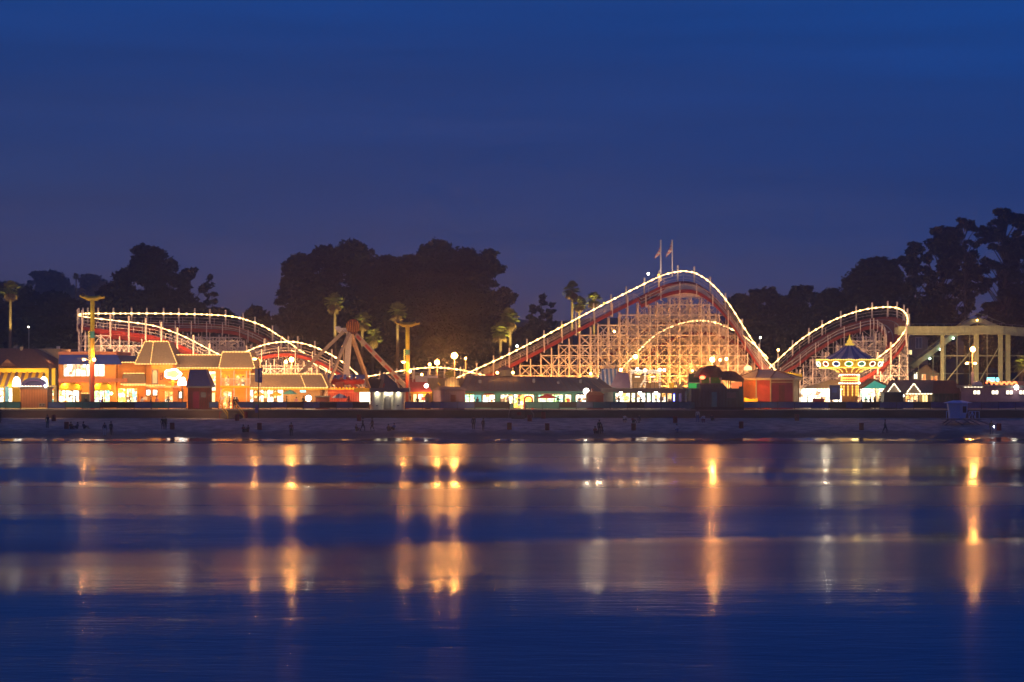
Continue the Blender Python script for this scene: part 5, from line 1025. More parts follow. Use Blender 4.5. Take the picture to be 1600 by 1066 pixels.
# houses behind
def house(p0, p1, pk, r0, rpk, Y, label, mm, wins):
    th = thing('house', label, 'house', (X((p0 + p1) / 2, Y), Y, hill_z(0, Y)), 'houses behind the boardwalk')
    obj('wall', MB().ppoly([(p0, 640), (p0, r0), (pk, rpk), (p1, r0), (p1, 640)], Y, 7), mm, th); rf = MB(); e0 = 2
    for q0, q1 in (((p0 - e0, r0 + e0 * .8), (pk, rpk)), ((pk, rpk), (p1 + e0, r0 + e0 * .8))):
        A, B_ = U(*q0, Y - .4), U(*q1, Y - .4); dv = Vector((0, 8, 0)); up_ = Vector((0, 0, .25)); rf.hexa([A, B_, B_ + dv, A + dv], [A + up_, B_ + up_, B_ + dv + up_, A + dv + up_])
    obj('roof', rf, M['grey_roof'], th)
    for q0, q1, s0, s1, m2 in wins: window(th, q0, q1, s0, s1, Y - .03, M[m2], 1)
house(1418, 1438, 1422, 566, 556, 312, 'small beige gabled house beside the right end of the coaster', M['house'], [(1425, 1430, 578, 590, 'tin')])
house(1424, 1471, 1447, 588, 572, 309, 'wide beige house with a low gable under the flume lift', M['house'], [(1428, 1433, 582, 592, 'win_w'), (1440, 1446, 585, 594, 's_warm'), (1455, 1464, 588, 598, 's_warm')])
house(1416, 1450, 1440, 530, 522, 325, 'brown hillside house with one yellow lit window behind the coaster end', M['house'], [(1418.5, 1424.5, 547.5, 554, 'win_y'), (1431, 1440, 528, 544, 'tin')])
house(805, 836, 820, 527, 512, 345, 'pale gabled house among dark trees behind the lift hill', M['house'], [(812, 816, 533, 541, 'tin'), (824, 829, 533, 541, 'tin')])
house(755, 780, 768, 543, 533, 342, 'dim house among dark trees left of the lift hill', M['house'], [(757, 763, 549, 556, 'tin')])

# ------------------------------------------------------------------ lifeguard tower
lt = thing('lifeguard_tower', 'pale blue lifeguard hut on crossed timber legs on the sand', 'lifeguard tower', (X(1497, 252), 252, beach_z(X(1497, 252), 252)))
Yg = 251; gz = beach_z(X(1497, 252), 252) - .1; bd = MB(); zt, zb = Z(630, Yg), Z(654, Yg)
bd.hexa([(X(1486, Yg), Yg + .2, zb), (X(1500, Yg), Yg - .1, zb), (X(1513, Yg), Yg + 1.5, zb), (X(1488, Yg), Yg + 2.2, zb)], [(X(1481.5, Yg), Yg + .1, zt), (X(1500, Yg), Yg - .4, zt), (X(1517, Yg), Yg + 1.5, zt), (X(1486, Yg), Yg + 2.4, zt)]); obj('cabin', bd, M['lg_blue'], lt)
rf = MB(); zr0 = zt + .01; rf.hexa([(X(1474.5, Yg), Yg - .5, zr0), (X(1503, Yg), Yg - 1.1, zr0), (X(1525, Yg), Yg + 1.6, zr0), (X(1482, Yg), Yg + 3, zr0)], [(X(1490, Yg), Yg + .4, zr0 + .32), (X(1500, Yg), Yg + .2, zr0 + .32), (X(1507, Yg), Yg + 1.2, zr0 + .32), (X(1494, Yg), Yg + 1.8, zr0 + .32)]); obj('roof', rf, M['lg_blue'], lt)
obj('platform', MB().box(X(1477, Yg), X(1531, Yg), Yg - .9, Yg + 2.6, zb - .16, zb - .02), M['lg_wood'], lt)
rl = MB()
for p in (1479, 1484.5, 1514, 1519, 1524, 1530): rl.bar(U(p, 654, Yg - .8), U(p, 643, Yg - .8), .08)
rl.bar(U(1479, 643, Yg - .8), U(1484.5, 643, Yg - .8), .08).bar(U(1514, 643, Yg - .8), U(1530, 643, Yg - .8), .06).bar(U(1514, 654, Yg - .8), U(1519, 643, Yg - .8), .07).bar(U(1519, 643, Yg - .8), U(1524, 654, Yg - .8), .07); obj('railing', rl, M['lg_blue'], lt)
for a1, b1, y2 in ((1487, 1475, -.6), (1487, 1504, -.6), (1513, 1500, -.6), (1513, 1530, -.6), (1489, 1476, 2.2), (1511, 1526, 2.2)): obj('leg', MB().bar((X(a1, Yg), Yg + y2, zb - .16), (X(b1, Yg), Yg + y2, gz), .13), M['lg_wood'], lt)
obj('ladder', MB().bar(U(1517, 654, Yg - 1), (X(1545, Yg), Yg - 1, gz), .09).bar(U(1521, 654, Yg - .6), (X(1549, Yg), Yg - .6, gz), .09), M['lg_wood'], lt)
window(lt, 1504, 1510, 635, 645, Yg - .45, M['dark'], 0, 'shutter', fm=M['lg_blue'])

# ------------------------------------------------------------------ trees
def crown_mb(blobs, dens, size, rd, flat=.75):
    mb = MB()
    for (c, r, rz) in blobs:
        n = int(dens * r * r)
        for _ in range(n):
            d = Vector((rd.gauss(0, 1), rd.gauss(0, 1), rd.gauss(0, 1)))
            if d.length < 1e-3: continue
            d.normalize(); q = (rd.random() ** .42) * (1 + .38 * noise.noise(d * 2.6 + c * .3)) * (1 if rd.random() > .09 else rd.uniform(1, 1.3)); p = c + Vector((d.x * r * q, d.y * r * q, d.z * rz * q))
            s = size * rd.uniform(.6, 1.35); u = Vector((rd.gauss(0, 1), rd.gauss(0, 1), rd.gauss(0, .7))); u.normalize(); w = u.cross(Vector((rd.gauss(0, 1), rd.gauss(0, 1), rd.gauss(0, 1))))
            if w.length < 1e-3: continue
            w.normalize(); k = rd.uniform(.35, .6)
            mb.face([p - u * s, p - w * s * k, p + u * s, p + w * s * k])
    return mb
def tree(px, top, hw, low, Y, label, kind='gum', seed=1, dens=95, size=.5, leaf='leaf_a', group='trees behind the boardwalk', base=None, n=None):
    """kind gum: separate leafy clumps on limbs; dome: full rounded crown; conifer: tiers"""
    rd = random.Random(seed); x = X(px, Y); bz = (base if base is not None else hill_z(x, Y)) - .3; zt = Z(top, Y); zl = max(bz + .5, Z(low, Y)); rw = hw * Y / F
    th = thing('gum_tree' if kind == 'gum' else ('conifer_tree' if kind == 'conifer' else 'broad_tree'), label, 'tree', (x, Y, bz), group); blobs = []; limbs = MB()
    hgt = zt - zl; tr0 = max(.25, rw * .07); lean = rd.uniform(-.6, .6)
    limbs.tube([(x, Y, bz), (x + lean * .4, Y, bz + (zt - bz) * .35), (x + lean, Y, bz + (zt - bz) * .6), (x + lean * .6, Y, bz + (zt - bz) * .88)], [tr0, tr0 * .8, tr0 * .55, tr0 * .15], 7)
    if kind == 'conifer':
        k = 9
        for i in range(k):
            q = i / (k - 1); z = zl + hgt * q; r = rw * (1 - q) ** .8 + .25
            for j in range(max(3, int(7 * (1 - q)) + 2)):
                a = rd.uniform(0, 6.28); rr = r * rd.uniform(.45, .95); blobs.append((Vector((x + rr * math.cos(a), Y + rr * math.sin(a), z + rd.uniform(-.3, .3))), max(.5, r * .42), .45))
    elif kind == 'dome':
        nb = int((n or 26) * 1.9)
        for i in range(nb):
            a = rd.uniform(0, 6.28); q = rd.random() ** .5; u = (i + rd.random()) / nb; b = rw * rd.uniform(.26, .48); zz = zl + hgt * u
            rr = rw * math.sqrt(max(.02, 1 - max(0, (u - .55) / .45) ** 2)) * (.8 + .2 * min(1, u * 3)); rad = max(0, rr - b * .8)
            blobs.append((Vector((x + rad * q * math.cos(a), Y + rad * q * math.sin(a), min(zz, zt - b * .8))), b, b * .85))
        for i in range(5):
            a = i * 1.26; blobs.append((Vector((x + rw * .45 * math.cos(a), Y + rw * .45 * math.sin(a), zt - rw * rd.uniform(.45, .7))), rw * .42, rw * .36))
        blobs.append((Vector((x, Y, zt - rw * .36)), rw * .42, rw * .36))
    else:
        nb = int((n or 20) * (1.5 if px < 1400 else 2.0))
        for i in range(nb):
            a = rd.uniform(0, 6.28); u = (i + rd.random()) / nb; b = rw * (rd.uniform(.24, .42) if px < 1400 else rd.uniform(.12, .24)); zz = zl + hgt * u; rr = rw * (.6 + .45 * math.sin(math.pi * min(1, u * .9 + .1))) * rd.random() ** .6
            if u > .85: rr *= .6
            c = Vector((x + lean * u + rr * math.cos(a), Y + rr * math.sin(a), min(zz, zt - b * .6))); blobs.append((c, b, b * rd.uniform(.55, .9)))
            for e_ in range(2):
                d2 = Vector((rd.uniform(-1, 1), rd.uniform(-1, 1), rd.uniform(-.6, .5))) * b * 1.1; blobs.append((c + d2, b * .5, b * .38))
            s = Vector((x + lean * .5, Y, max(bz + 1, c.z - rr * rd.uniform(.8, 1.3) - 1))); limbs.tube([s, s.lerp(c, .55) + Vector((0, 0, .3)), c], [tr0 * .38, tr0 * .25, .05], 5)
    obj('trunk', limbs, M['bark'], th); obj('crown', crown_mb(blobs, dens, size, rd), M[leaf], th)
    return th
# left grove
GL = [(232, 384, 38, 520, 352, 'gum', 'tall airy gum tree rising over the left grove', 11, 26), (190, 432, 26, 540, 356, 'gum', 'dark gum tree at the left edge of the left grove', 12, 18), (266, 428, 26, 540, 350, 'gum', 'gum tree just right of the tallest one in the left grove', 13, 18),
      (300, 420, 24, 540, 354, 'gum', 'loose gum tree near the right edge of the left grove', 14, 15), (328, 433, 26, 540, 350, 'conifer', 'pointed conifer closing the right end of the left grove', 15, 18), (170, 446, 22, 540, 362, 'dome', 'low dark tree behind the left sky ride tower', 16, 18),
      (215, 455, 34, 545, 348, 'dome', 'broad dark tree filling the foot of the left grove', 17, 22), (285, 462, 34, 545, 346, 'dome', 'broad dark tree behind the middle of the left coaster run', 18, 22), (345, 482, 26, 550, 344, 'dome', 'low dark tree beneath the pointed conifer', 19, 16),
      (85, 455, 30, 545, 372, 'dome', 'rounded dark tree between the left palm and the distant thin palm', 20, 22), (40, 448, 24, 545, 376, 'dome', 'rounded dark tree behind the left palm', 21, 22), (-5, 440, 22, 545, 378, 'dome', 'dark tree cut by the left edge of the picture', 22, 18), (110, 470, 34, 550, 350, 'dome', 'wide low dark tree left of the coaster end', 23, 22), (60, 480, 36, 555, 346, 'dome', 'wide low dark tree above the striped arcade roof', 24, 22), (10, 478, 32, 555, 348, 'dome', 'wide low dark tree above the far left roof', 25, 22), (155, 485, 34, 555, 342, 'dome', 'low dark tree behind the left coaster turn', 26, 20)]
# big middle grove
GM = [(468, 398, 30, 545, 352, 'dome', 'leftmost tall tree of the big dark middle grove', 31, 26), (508, 385, 30, 540, 356, 'dome', 'rounded tree left of the double topped crown in the middle grove', 32, 26), (552, 378, 34, 540, 354, 'dome', 'highest rounded crown in the left half of the middle grove', 33, 28), (605, 400, 34, 540, 360, 'dome', 'tree in the dip of the middle grove skyline', 34, 26), (640, 398, 28, 540, 358, 'dome', 'tree right of the dip in the middle grove skyline', 35, 24),
      (685, 376, 36, 540, 354, 'dome', 'highest crown in the right half of the middle grove', 36, 28), (728, 390, 32, 540, 356, 'dome', 'broad crown right of the highest one in the middle grove', 37, 26), (762, 392, 30, 545, 352, 'gum', 'rightmost gum tree of the middle grove with ragged edge', 38, 30), (458, 430, 20, 550, 346, 'gum', 'ragged low gum on the left flank of the middle grove', 39, 20), (520, 450, 46, 560, 344, 'dome', 'wide tree filling the lower left of the middle grove', 40, 26), (600, 455, 48, 560, 345, 'dome', 'wide tree filling the lower centre of the middle grove', 41, 26), (680, 450, 50, 560, 344, 'dome', 'wide tree behind the two blazing lamps', 42, 26), (750, 455, 44, 560, 343, 'dome', 'wide tree filling the lower right of the middle grove', 43, 26)]
# centre right and right
GR = [(848, 462, 20, 545, 362, 'conifer', 'layered conifer between the middle grove and the paired palms', 51, 20), (832, 480, 14, 545, 358, 'conifer', 'smaller conifer left of the layered conifer', 52, 14), (862, 478, 18, 550, 352, 'conifer', 'dark conifer just left of the lift hill palms', 53, 14), (830, 510, 34, 570, 338, 'dome', 'low dark tree behind the pale gabled house', 54, 18),
      (400, 480, 22, 560, 330, 'dome', 'brownish tree peeping over the left coaster hill', 55, 18), (1155, 460, 26, 545, 358, 'dome', 'rounded dark tree right of the big hill drop', 56, 22), (1205, 452, 30, 545, 356, 'gum', 'ragged gum tree over the coaster valley', 57, 26), (1248, 448, 26, 545, 352, 'gum', 'ragged gum tree left of the right coaster hill', 58, 26), (1300, 452, 30, 545, 354, 'dome', 'low rounded tree behind the right coaster hill climb', 59, 24), (1366, 404, 44, 540, 350, 'dome', 'wide domed tree over the top of the right coaster hill', 60, 40),
      (1425, 380, 26, 520, 346, 'gum', 'tall gum tree left of the tallest pair at the right', 61, 32), (1466, 356, 40, 530, 344, 'gum', 'tall wide gum tree over the elevated flume', 62, 48), (1508, 342, 22, 440, 340, 'gum', 'slender gum top reaching out left of the edge trees', 63, 18), (1510, 430, 20, 530, 348, 'gum', 'lower gum hanging beside the sky gap at the right', 64, 18), (1572, 327, 34, 540, 338, 'gum', 'tallest gum tree near the right edge', 65, 52), (1606, 335, 30, 540, 342, 'gum', 'gum tree cut by the right edge of the picture', 66, 36),
      (1180, 495, 40, 570, 340, 'dome', 'low dark tree behind the drop of the big hill', 67, 22), (1240, 500, 42, 570, 338, 'dome', 'low dark tree behind the coaster valley', 68, 22), (1310, 490, 44, 575, 340, 'dome', 'low dark tree inside the right hill view', 69, 22), (1390, 470, 44, 560, 340, 'dome', 'low dark tree behind the top of the right hill', 70, 24), (1450, 465, 44, 560, 336, 'dome', 'dark tree behind the flume lift', 71, 24), (1540, 500, 36, 570, 334, 'dome', 'dark low tree behind the flume columns', 72, 20), (1595, 480, 34, 570, 334, 'dome', 'dark low tree at the right edge behind the columns', 73, 20)]
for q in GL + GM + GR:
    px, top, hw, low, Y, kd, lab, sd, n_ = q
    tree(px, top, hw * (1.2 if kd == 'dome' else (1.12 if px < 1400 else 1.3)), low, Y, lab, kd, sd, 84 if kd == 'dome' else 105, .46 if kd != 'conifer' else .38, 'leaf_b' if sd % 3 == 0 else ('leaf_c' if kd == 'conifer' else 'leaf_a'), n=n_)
for i, (px, top, hw, lab) in enumerate([(78, 428, 36, 'faint misty tree on the distant hill left of the thin palm'), (140, 432, 24, 'faint misty tree on the distant hill right of the thin palm'), (20, 444, 30, 'faint misty tree on the distant hill at the far left')]):
    tree(px, top, hw, 480, 640, lab, 'gum', 80 + i, 30, 1.0, 'leaf_a', 'misty trees on the far hill', n=30)

def palm(px, row, hw, Y, label, seed, base=None, skirt=True):
    rd = random.Random(seed); x = X(px, Y); bz = (base if base is not None else hill_z(x, Y)) - .2; c = U(px, row, Y); th = thing('palm_tree', label, 'palm', (x, Y, bz), 'tall fan palms'); w = hw * Y / F
    lean = rd.uniform(-.5, .5); path = [(x + lean * (1 - q) ** 2, Y, bz + (c.z - bz) * q) for q in (0, .25, .5, .75, 1)]; r0 = w * .17
    if skirt: lamp('palm_fill', (x + 1, Y - 4.5, bz + (c.z - bz) * .55), 2000, (1, .80, .26), .3, th)  # added spot in mid air that brightens the crown
    obj('trunk', MB().tube(path, [r0 * 1.25, r0, r0 * .9, r0 * .8, r0 * .75], 9), M['palmbark'], th)
    mb = MB(); sk = MB()
    def frond(m, az, el, L, droop):
        d = Vector((math.cos(az) * math.cos(el), math.sin(az) * math.cos(el), math.sin(el))); p1 = c + d * L * .5 + Vector((0, 0, -droop * .15)); m.bar(c, p1, .05)
        s = d.cross(Vector((0, 0, 1))); s = s.normalized() if s.length > .05 else Vector((1, 0, 0)); u2 = s.cross(d).normalized()
        for k in range(11):
            a = R(-75 + 15 * k); l = L * .55 * (.75 + .25 * math.cos(a)); t2 = (d * math.cos(a) + s * math.sin(a)).normalized(); tip = p1 + t2 * l + Vector((0, 0, -droop * l * .55)); md = p1 + t2 * l * .55 + Vector((0, 0, -droop * l * .12)); b = t2.cross(u2).normalized() * .07 * L
            m.face([p1, md - b, tip, md + b])
    for i in range(46):
        az = rd.uniform(0, 6.28); el = R(rd.uniform(-30, 85)); frond(mb, az, el, w * rd.uniform(.85, 1.1), rd.uniform(.2, .9))
    obj('crown', mb, M['palm'], th)
    if skirt:
        for i in range(30): frond(sk, rd.uniform(0, 6.28), R(rd.uniform(-85, -45)), w * rd.uniform(.6, 1.15), .5)
        obj('dead_fronds', sk, M['skirt'], th)
for q in [(16.5, 452, 16, 318, 'fan palm at the far left above the striped arcade roof', 1), (523, 471, 17, 326, 'tall fan palm left of the pendulum ride', 2), (566, 500, 16, 326, 'fan palm right behind the round red emblem', 3), (583, 526, 15, 330, 'low dim fan palm right of the pendulum ride', 4), (621, 485, 16, 326, 'tall fan palm beside the right sky ride tower', 5),
          (797, 497, 18, 322, 'taller of the two fan palms left of the lift hill foot', 6), (782, 517, 17, 320, 'shorter of the two fan palms left of the lift hill foot', 7), (894, 452, 15, 330, 'tallest fan palm above the lift hill', 8), (905, 473, 13, 328, 'fan palm just below the tallest one above the lift hill', 9), (928, 467, 13, 330, 'rightmost fan palm above the lift hill', 10), (704, 590, 14, 300, 'small fan palm under the brightest lamp', 11), (1597, 570, 16, 312, 'fan palm at the right edge below the flume', 12)]:
    palm(*q)
palm(119, 432, 6.5, 480, 'distant thin palm silhouetted left of the left grove', 13, skirt=False)

# ------------------------------------------------------------------ barrels
br = thing('trash_barrel', '', 'trash barrel', (0, 0, 0)); tmp = MB().lathe(0, 0, [(.29, 0), (.31, .05), (.3, .3), (.315, .33), (.3, .36), (.3, .62), (.315, .65), (.3, .68), (.31, .9), (.27, .92), (.26, .5)], 14)
obj('drum', tmp, M['barrel'], br); obj('lid_hole', MB().lathe(0, 0, [(.25, .905), (.25, .915)], 12), M['dark'], br)
def on_beach(px, row):
    best = None; Y = 262.2
    while Y > 239:
        z = beach_z(X(px, Y), Y); r = YH + (H - z) * F / Y
        if r >= row: return Vector((X(px, Y), Y, z))
        Y -= .1
    return Vector((X(px, Y), Y, z))
BAR = [(84, 658, 'red barrel near the wall below the orange corrugated kiosk'), (104, 669.5, 'red barrel beside the four people sitting on the sand'), (269, 671, 'red barrel right of the couple standing on the sand'), (345.5, 652.5, 'red barrel at the left foot of the beach stairs'), (384, 652.5, 'red barrel at the right foot of the beach stairs'), (370.5, 657.5, 'red barrel on the sand below the beach stairs'), (405.5, 671, 'red barrel on the sand below the banner pole'), (561, 658, 'red barrel behind the striding pair below the washroom block'),
       (811, 654, 'red barrel against the sea wall under the yellow shop entrance'), (827.5, 658.5, 'red barrel on the sand just below the short beach steps'), (849, 654, 'red barrel against the sea wall below the wide red parasol'), (855, 672, 'red barrel alone on the sand below the red parasol'), (796, 671, 'red barrel low on the sand left of the short beach steps'), (990, 672, 'red barrel low on the sand below the colonnade'), (1055, 660.5, 'red barrel near the wall left of the man in white'), (1158, 669, 'red barrel low on the sand below the dark green station'), (1245, 657.5, 'red barrel near the wall below the octagonal pavilion'), (1346, 671.5, 'red barrel on the sand left of the lone walker at the right'), (1561, 672, 'red barrel on the sand right of the lifeguard hut')]
for i, (px, row, lab) in enumerate(BAR):
    o = br if i == 0 else copy_tree(br); o.location = on_beach(px, row) - Vector((0, 0, .05)); o.rotation_euler.z = i; tag(o, lab, 'trash barrel', 'red trash barrels on the beach')

# ------------------------------------------------------------------ people
def pose(kind):
    J = {}; E = []
    def add(n, p, r, par=None, reg='top'):
        J[n] = (Vector(p), r, reg)
        if par: E.append((par, n))
    st_ = dict(stand=0, walk=1, sit=2, crouch=3)[kind]
    if st_ < 2: ys, sh, zs = 0, 0, 0
    P0 = (0, 0, .95) if st_ < 2 else ((0, 0, .16) if st_ == 2 else (0, .1, .42)); fw = 0 if st_ < 2 else (.06 if st_ == 2 else -.22)
    add('pel', P0, .135, None, 'leg'); px_, py, pz = P0
    add('sp', (0, py + fw * .5, pz + .22), .12, 'pel'); add('ch', (0, py + fw, pz + .43), .145, 'sp'); add('nk', (0, py + fw * 1.05 - .01, pz + .57), .055, 'ch', 'skin'); add('hd', (0, py + fw - .03, pz + .68), .098, 'nk', 'skin'); add('ht', (0, py + fw - .02, pz + .78), .075, 'hd', 'skin')
    for s in (-1, 1):
        n = 'l' if s < 0 else 'r'; sw_ = s * (1 if st_ == 1 else 0)
        if st_ < 2: L = [(s * .1, 0, .90), (s * .11, -.03 - .2 * sw_, .50), (s * .11, .03 - .22 * sw_ + (.1 if sw_ < 0 else 0), .09), (s * .125, -.12 - .22 * sw_, .035)]
        elif st_ == 2: L = [(s * .11, -.05, .15), (s * .17, -.42, .47), (s * .15, -.72, .10), (s * .16, -.86, .05)]
        else: L = [(s * .11, .05, .42), (s * .18, -.35, .50), (s * .14, -.12, .10), (s * .15, -.28, .04)]
        for (k, r, reg), p in zip((('hip', .10, 'leg'), ('kn', .068, 'leg'), ('an', .045, 'leg'), ('toe', .04, 'shoe')), L):
            add(k + n, p, r, {'hip': 'pel', 'kn': 'hip' + n, 'an': 'kn' + n, 'toe': 'an' + n}[k], reg)
        cz_, cy_ = pz + .45, py + fw
        if st_ < 2: A = [(s * .19, cy_, cz_), (s * .25, cy_ + .04 + .08 * sw_, cz_ - .28), (s * .26, cy_ - .06 + .16 * sw_, cz_ - .52), (s * .26, cy_ - .09 + .17 * sw_, cz_ - .60)]
        else: A = [(s * .19, cy_, cz_), (s * .25, cy_ - .18, cz_ - .2), (s * .16, cy_ - .42, cz_ - .14), (s * .14, cy_ - .5, cz_ - .13)]
        for (k, r, reg), p in zip((('sh', .07, 'top'), ('el', .05, 'top'), ('wr', .032, 'top'), ('ha', .036, 'skin')), A):
            add(k + n, p, r, {'sh': 'ch', 'el': 'sh' + n, 'wr': 'el' + n, 'ha': 'wr' + n}[k], reg)
        hd = (Vector(A[3]) - Vector(A[2])).normalized(); sd = hd.cross(Vector((0, 1, 0.1))).normalized()
        for f, (o_, l_) in enumerate(((-.028, .075), (-.01, .085), (.01, .08), (.028, .06), (.045, .045))): add('f%d%s' % (f, n), Vector(A[3]) + hd * l_ + sd * o_ * 1.2 + Vector((0, -.012 * f if f == 4 else 0, 0)), .010, 'ha' + n, 'skin')
    names = list(J); me = bpy.data.meshes.new('person'); me.from_pydata([J[n][0] for n in names], [(names.index(a), names.index(b2)) for a, b2 in E], []); o = bpy.data.objects.new('person', me); COL.objects.link(o)
    md = o.modifiers.new('skin', 'SKIN'); sb = o.modifiers.new('sub', 'SUBSURF'); sb.levels = 1; sb.render_levels = 1
    for i, n in enumerate(names):
        v = me.skin_vertices[0].data[i]; v.radius = (J[n][1], J[n][1] * (.72 if n in ('sp', 'ch', 'pel') else 1)); v.use_root = (n == 'pel')
    dg = bpy.context.evaluated_depsgraph_get(); ev = o.evaluated_get(dg); m2 = bpy.data.meshes.new_from_object(ev); regs = []
    bpy.data.objects.remove(o)
    seg = [(J[a][0], J[b2][0], J[b2][2]) for a, b2 in E]
    for p in m2.polygons:
        c = p.center; best = (9, 'top')
        for a, b2, rg_ in seg:
            ab = b2 - a; q = max(0, min(1, (c - a).dot(ab) / ab.length_squared)); d = (c - a - ab * q).length
            if d < best[0]: best = (d, rg_)
        regs.append({'top': 0, 'leg': 1, 'skin': 2, 'shoe': 3}[best[1]])
    m2.polygons.foreach_set('use_smooth', [True] * len(m2.polygons))
    hc = J['hd'][0]; hm = MB().sphere((hc.x, hc.y + .025, hc.z + .06), .108, 12, .1)
    nb = MB().bar((hc.x, hc.y - .10, hc.z + .03), (hc.x, hc.y - .125, hc.z - .01), .03)
    return m2, regs, hm, nb
POSES = {k: pose(k) for k in ('stand', 'walk', 'sit', 'crouch')}; BODY = {}
def person(loc, kind, top, leg_, rz, label, group, scale=1.0):
    key = (kind, top, leg_)
    if key not in BODY:
        src, regs, hm, nb = POSES[kind]; me = src.copy(); me.materials.clear()
        for m in (CL[top], CL[leg_], M['skin'], M['shoe']): me.materials.append(m)
        me.polygons.foreach_set('material_index', regs); BODY[key] = me
    o = bpy.data.objects.new('person', BODY[key]); COL.objects.link(o); o.location = loc; o.rotation_euler = (0, 0, rz); o.scale = (scale,) * 3; tag(o, label, 'person', group)
    hk = ('hair', kind)
    if hk not in BODY:
        h = obj('hair', POSES[kind][2], M['hair'], None, True); BODY[hk] = h.data; h.parent = o
    else:
        h = bpy.data.objects.new('hair', BODY[hk]); COL.objects.link(h); h.parent = o
    return o
GB = 'people on the beach'
PEO = [(74, 669, 'stand', 'black', 'navy', 2.8, 'person in black standing alone below the orange corrugated kiosk'), (1, 661, 'stand', 'black', 'black', 2, 'dark figure cut by the left edge of the beach'), (111, 670.5, 'sit', 'black', 'navy', .4, 'person in black sitting left in the group on the sand at left'), (121, 670.5, 'sit', 'grey', 'navy', -.6, 'person in grey sitting in the middle of the group at left'), (131, 670.5, 'sit', 'navy', 'black', 1.2, 'person in navy sitting at the right of the group at left'),
       (163.5, 681, 'stand', 'navy', 'white', 3.0, 'person in pale trousers standing near the water below the blue awning shop'), (173.5, 680, 'stand', 'black', 'black', 2.7, 'person in black beside the one in pale trousers'), (254, 671.5, 'stand', 'black', 'navy', 3, 'left one of the couple standing close below the orange tower'), (258.5, 671.5, 'stand', 'brown', 'black', 2.6, 'right one of the couple standing close below the orange tower'), (380.5, 675.5, 'sit', 'red', 'black', .5, 'person in red sitting on the sand below the beach stairs'), (387.5, 675.5, 'sit', 'brown', 'black', -.5, 'person in brown sitting on the sand below the beach stairs'),
       (455, 681.5, 'stand', 'red', 'black', 3.1, 'person in a red top standing at the water below the low pavilion'), (557, 674, 'sit', 'black', 'navy', .8, 'person crouched on the sand left of the striding pair'), (567, 674, 'walk', 'black', 'black', 1.4, 'left figure striding along the sand below the washroom block'), (581.5, 674, 'walk', 'brown', 'black', -1.2, 'right figure walking on the sand below the washroom block'), (607, 674, 'sit', 'brown', 'navy', .3, 'person in brown sitting just right of the walking pair'), (615.5, 672.5, 'sit', 'blue', 'black', -.8, 'person in blue sitting right of the walking pair'),
       (740, 671.5, 'stand', 'navy', 'black', 3, 'dim figure standing on the empty sand below the grey roofed arcade'), (755, 673.5, 'stand', 'black', 'navy', 2.4, 'second dim figure standing a step right on the empty sand'), (930, 678, 'sit', 'red', 'black', .2, 'person in red sitting left in the huddle below the striped tent'), (936.5, 678, 'stand', 'black', 'black', 2.8, 'dark person standing in the huddle below the striped tent'), (941, 677, 'crouch', 'black', 'navy', -.7, 'person crouching at the right of the huddle below the striped tent'),
       (975, 660.5, 'crouch', 'white', 'navy', .6, 'person in white crouching near the wall below the colonnade'), (989, 661, 'sit', 'red', 'black', .5, 'person in red sitting near the wall below the colonnade'), (1000, 661, 'crouch', 'navy', 'grey', -1, 'person in navy bending near the wall below the colonnade'), (1056, 676, 'crouch', 'white', 'blue', 1.2, 'pale figure crouching on the open sand below the gable booth'), (1090, 660, 'stand', 'white', 'blue', 2.9, 'person in a white top and blue trousers at the wall below the dark green station'), (1100, 660.5, 'crouch', 'white', 'red', -.6, 'person crouching beside the one in white and blue'), (1112.5, 657.5, 'sit', 'navy', 'navy', .1, 'person in navy sitting by the wall below the dark green station'), (1383, 676.5, 'walk', 'brown', 'black', 1.3, 'lone dark walker on the sand below the bulb outlined gables'), (1549, 678, 'stand', 'black', 'navy', 2.8, 'person holding a bright torch near the water right of the lifeguard hut')]
for px, row, kd, tp, lg, rz, lab in PEO:
    if 0: pass
    o = person(on_beach(px, row) - Vector((0, 0, .02)), kd, tp, lg, rz, lab, GB, rnd.uniform(.94, 1.04))
p_ = on_beach(1549, 678); tr_ = thing('torch', 'tiny bright white torch held by the person at the right waterline', 'torch', p_ + Vector((.24, -.3, .85))); obj('barrel', MB().bar(p_ + Vector((.24, -.12, .86)), p_ + Vector((.24, -.3, .9)), .05), M['dark'], tr_); obj('bulb', MB().sphere(p_ + Vector((.24, -.36, .92)), .09, 8), M['torch'], tr_)
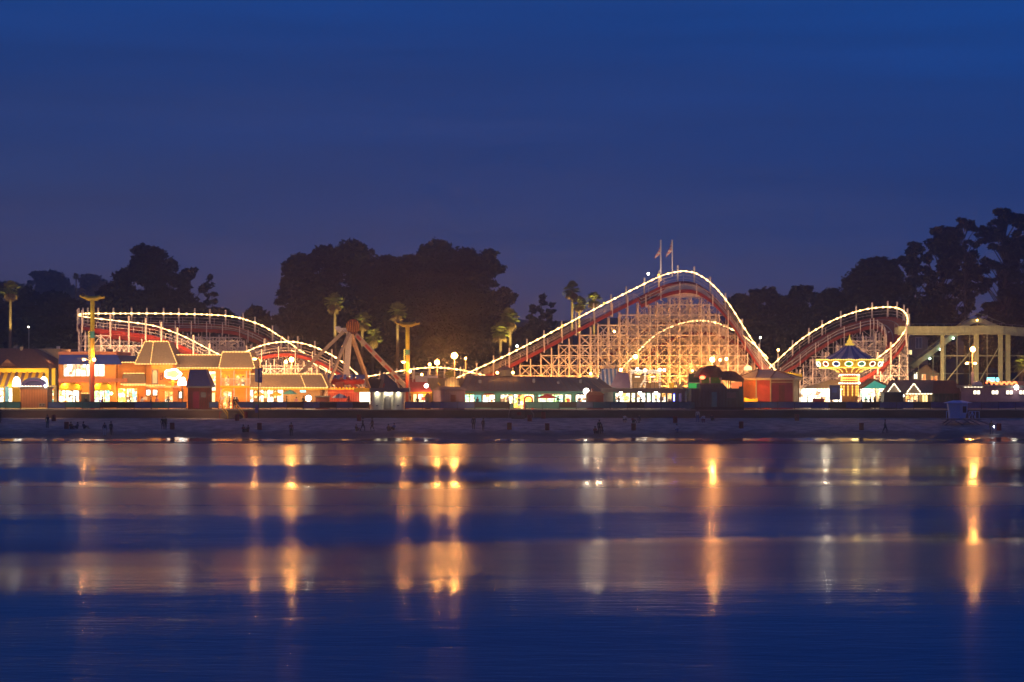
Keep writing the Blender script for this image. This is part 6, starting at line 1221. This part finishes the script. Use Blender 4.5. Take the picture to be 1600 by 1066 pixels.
DK = [(358, 270, 'stand', 'black', 'black', 'dark figure coming down at the left of the lit beach stairs'), (366, 266, 'stand', 'brown', 'black', 'dark figure at the top right of the lit beach stairs'), (370, 264.2, 'stand', 'black', 'navy', 'dark figure beside the right rail of the beach stairs'), (134, 270, 'walk', 'black', 'black', 'person walking past the dark doorway of the blue awning shop'), (118, 271, 'stand', 'navy', 'black', 'person before the left lit shop under the blue awning'), (160, 271, 'stand', 'red', 'navy', 'person in red before the right lit shop under the blue awning'), (203, 270, 'stand', 'brown', 'black', 'person before the small mansard shop'), (222, 270, 'walk', 'white', 'blue', 'person in white walking past the foot of the orange tower'), (236, 269, 'stand', 'black', 'navy', 'person in black at the foot of the orange tower'), (245, 271, 'stand', 'pink', 'black', 'person in pink at the foot of the orange tower'), (263, 270, 'walk', 'grey', 'black', 'person in grey walking below the cloud sign'), (448, 270, 'stand', 'brown', 'black', 'person under the green parasol'), (463, 270, 'walk', 'pink', 'navy', 'person in pink walking below the cyan pavilion sign'), (474, 271, 'stand', 'black', 'black', 'person left of the low white lamp'), (545, 269, 'walk', 'red', 'black', 'person in red passing the pendulum ride platform'), (652, 269, 'stand', 'black', 'black', 'person at the red roofed stall counter'), (746, 270, 'walk', 'black', 'navy', 'person at the left shops of the grey roofed arcade'), (793, 268, 'stand', 'white', 'black', 'person in white at the top of the short beach steps'), (811, 269, 'stand', 'blue', 'grey', 'person in blue inside the yellow shop entrance'), (872, 270, 'walk', 'black', 'black', 'person right of the wide red parasol'), (905, 270, 'stand', 'navy', 'black', 'person left of the white starry lamp'), (967, 271, 'walk', 'brown', 'black', 'person at the left end of the colonnade'), (1001, 272.5, 'stand', 'black', 'black', 'person between the colonnade columns'), (1025, 272.5, 'walk', 'grey', 'black', 'person further right between the colonnade columns'),
      (1262, 270, 'stand', 'black', 'black', 'person at the glowing food tent'), (1284, 271, 'walk', 'red', 'navy', 'person in red at the glowing food tent'), (1346, 269, 'stand', 'black', 'black', 'first person in the queue right of the swing carousel'), (1353, 269.5, 'stand', 'brown', 'navy', 'second person in the queue right of the swing carousel'), (1360, 269, 'walk', 'black', 'grey', 'third person in the queue right of the swing carousel'), (1367, 270, 'stand', 'navy', 'black', 'fourth person in the queue right of the swing carousel'), (1375, 269.5, 'stand', 'grey', 'black', 'last person in the queue right of the swing carousel')]
for i, (px, Y, kd, tp, lg, lab) in enumerate(DK):
    z = GZ
    if i == 2: z = GZ
    person((X(px, Y), Y, z), kd, tp, lg, rnd.uniform(0, 6.28), lab, 'people on the boardwalk', rnd.uniform(.94, 1.05))

# ------------------------------------------------------------------ evening sea haze
hz = bpy.data.materials.new('sea_haze'); hz.use_nodes = True; t = hz.node_tree; t.nodes.clear()
o_ = t.nodes.new('ShaderNodeOutputMaterial'); v_ = t.nodes.new('ShaderNodeVolumePrincipled'); v_.inputs['Color'].default_value = (.86, .88, .95, 1); v_.inputs['Density'].default_value = .00075; v_.inputs['Anisotropy'].default_value = .84
t.links.new(v_.outputs[0], o_.inputs['Volume'])
tag(obj('haze', MB().box(-460, 460, -60, 748, -5, 60), hz), kind='stuff')
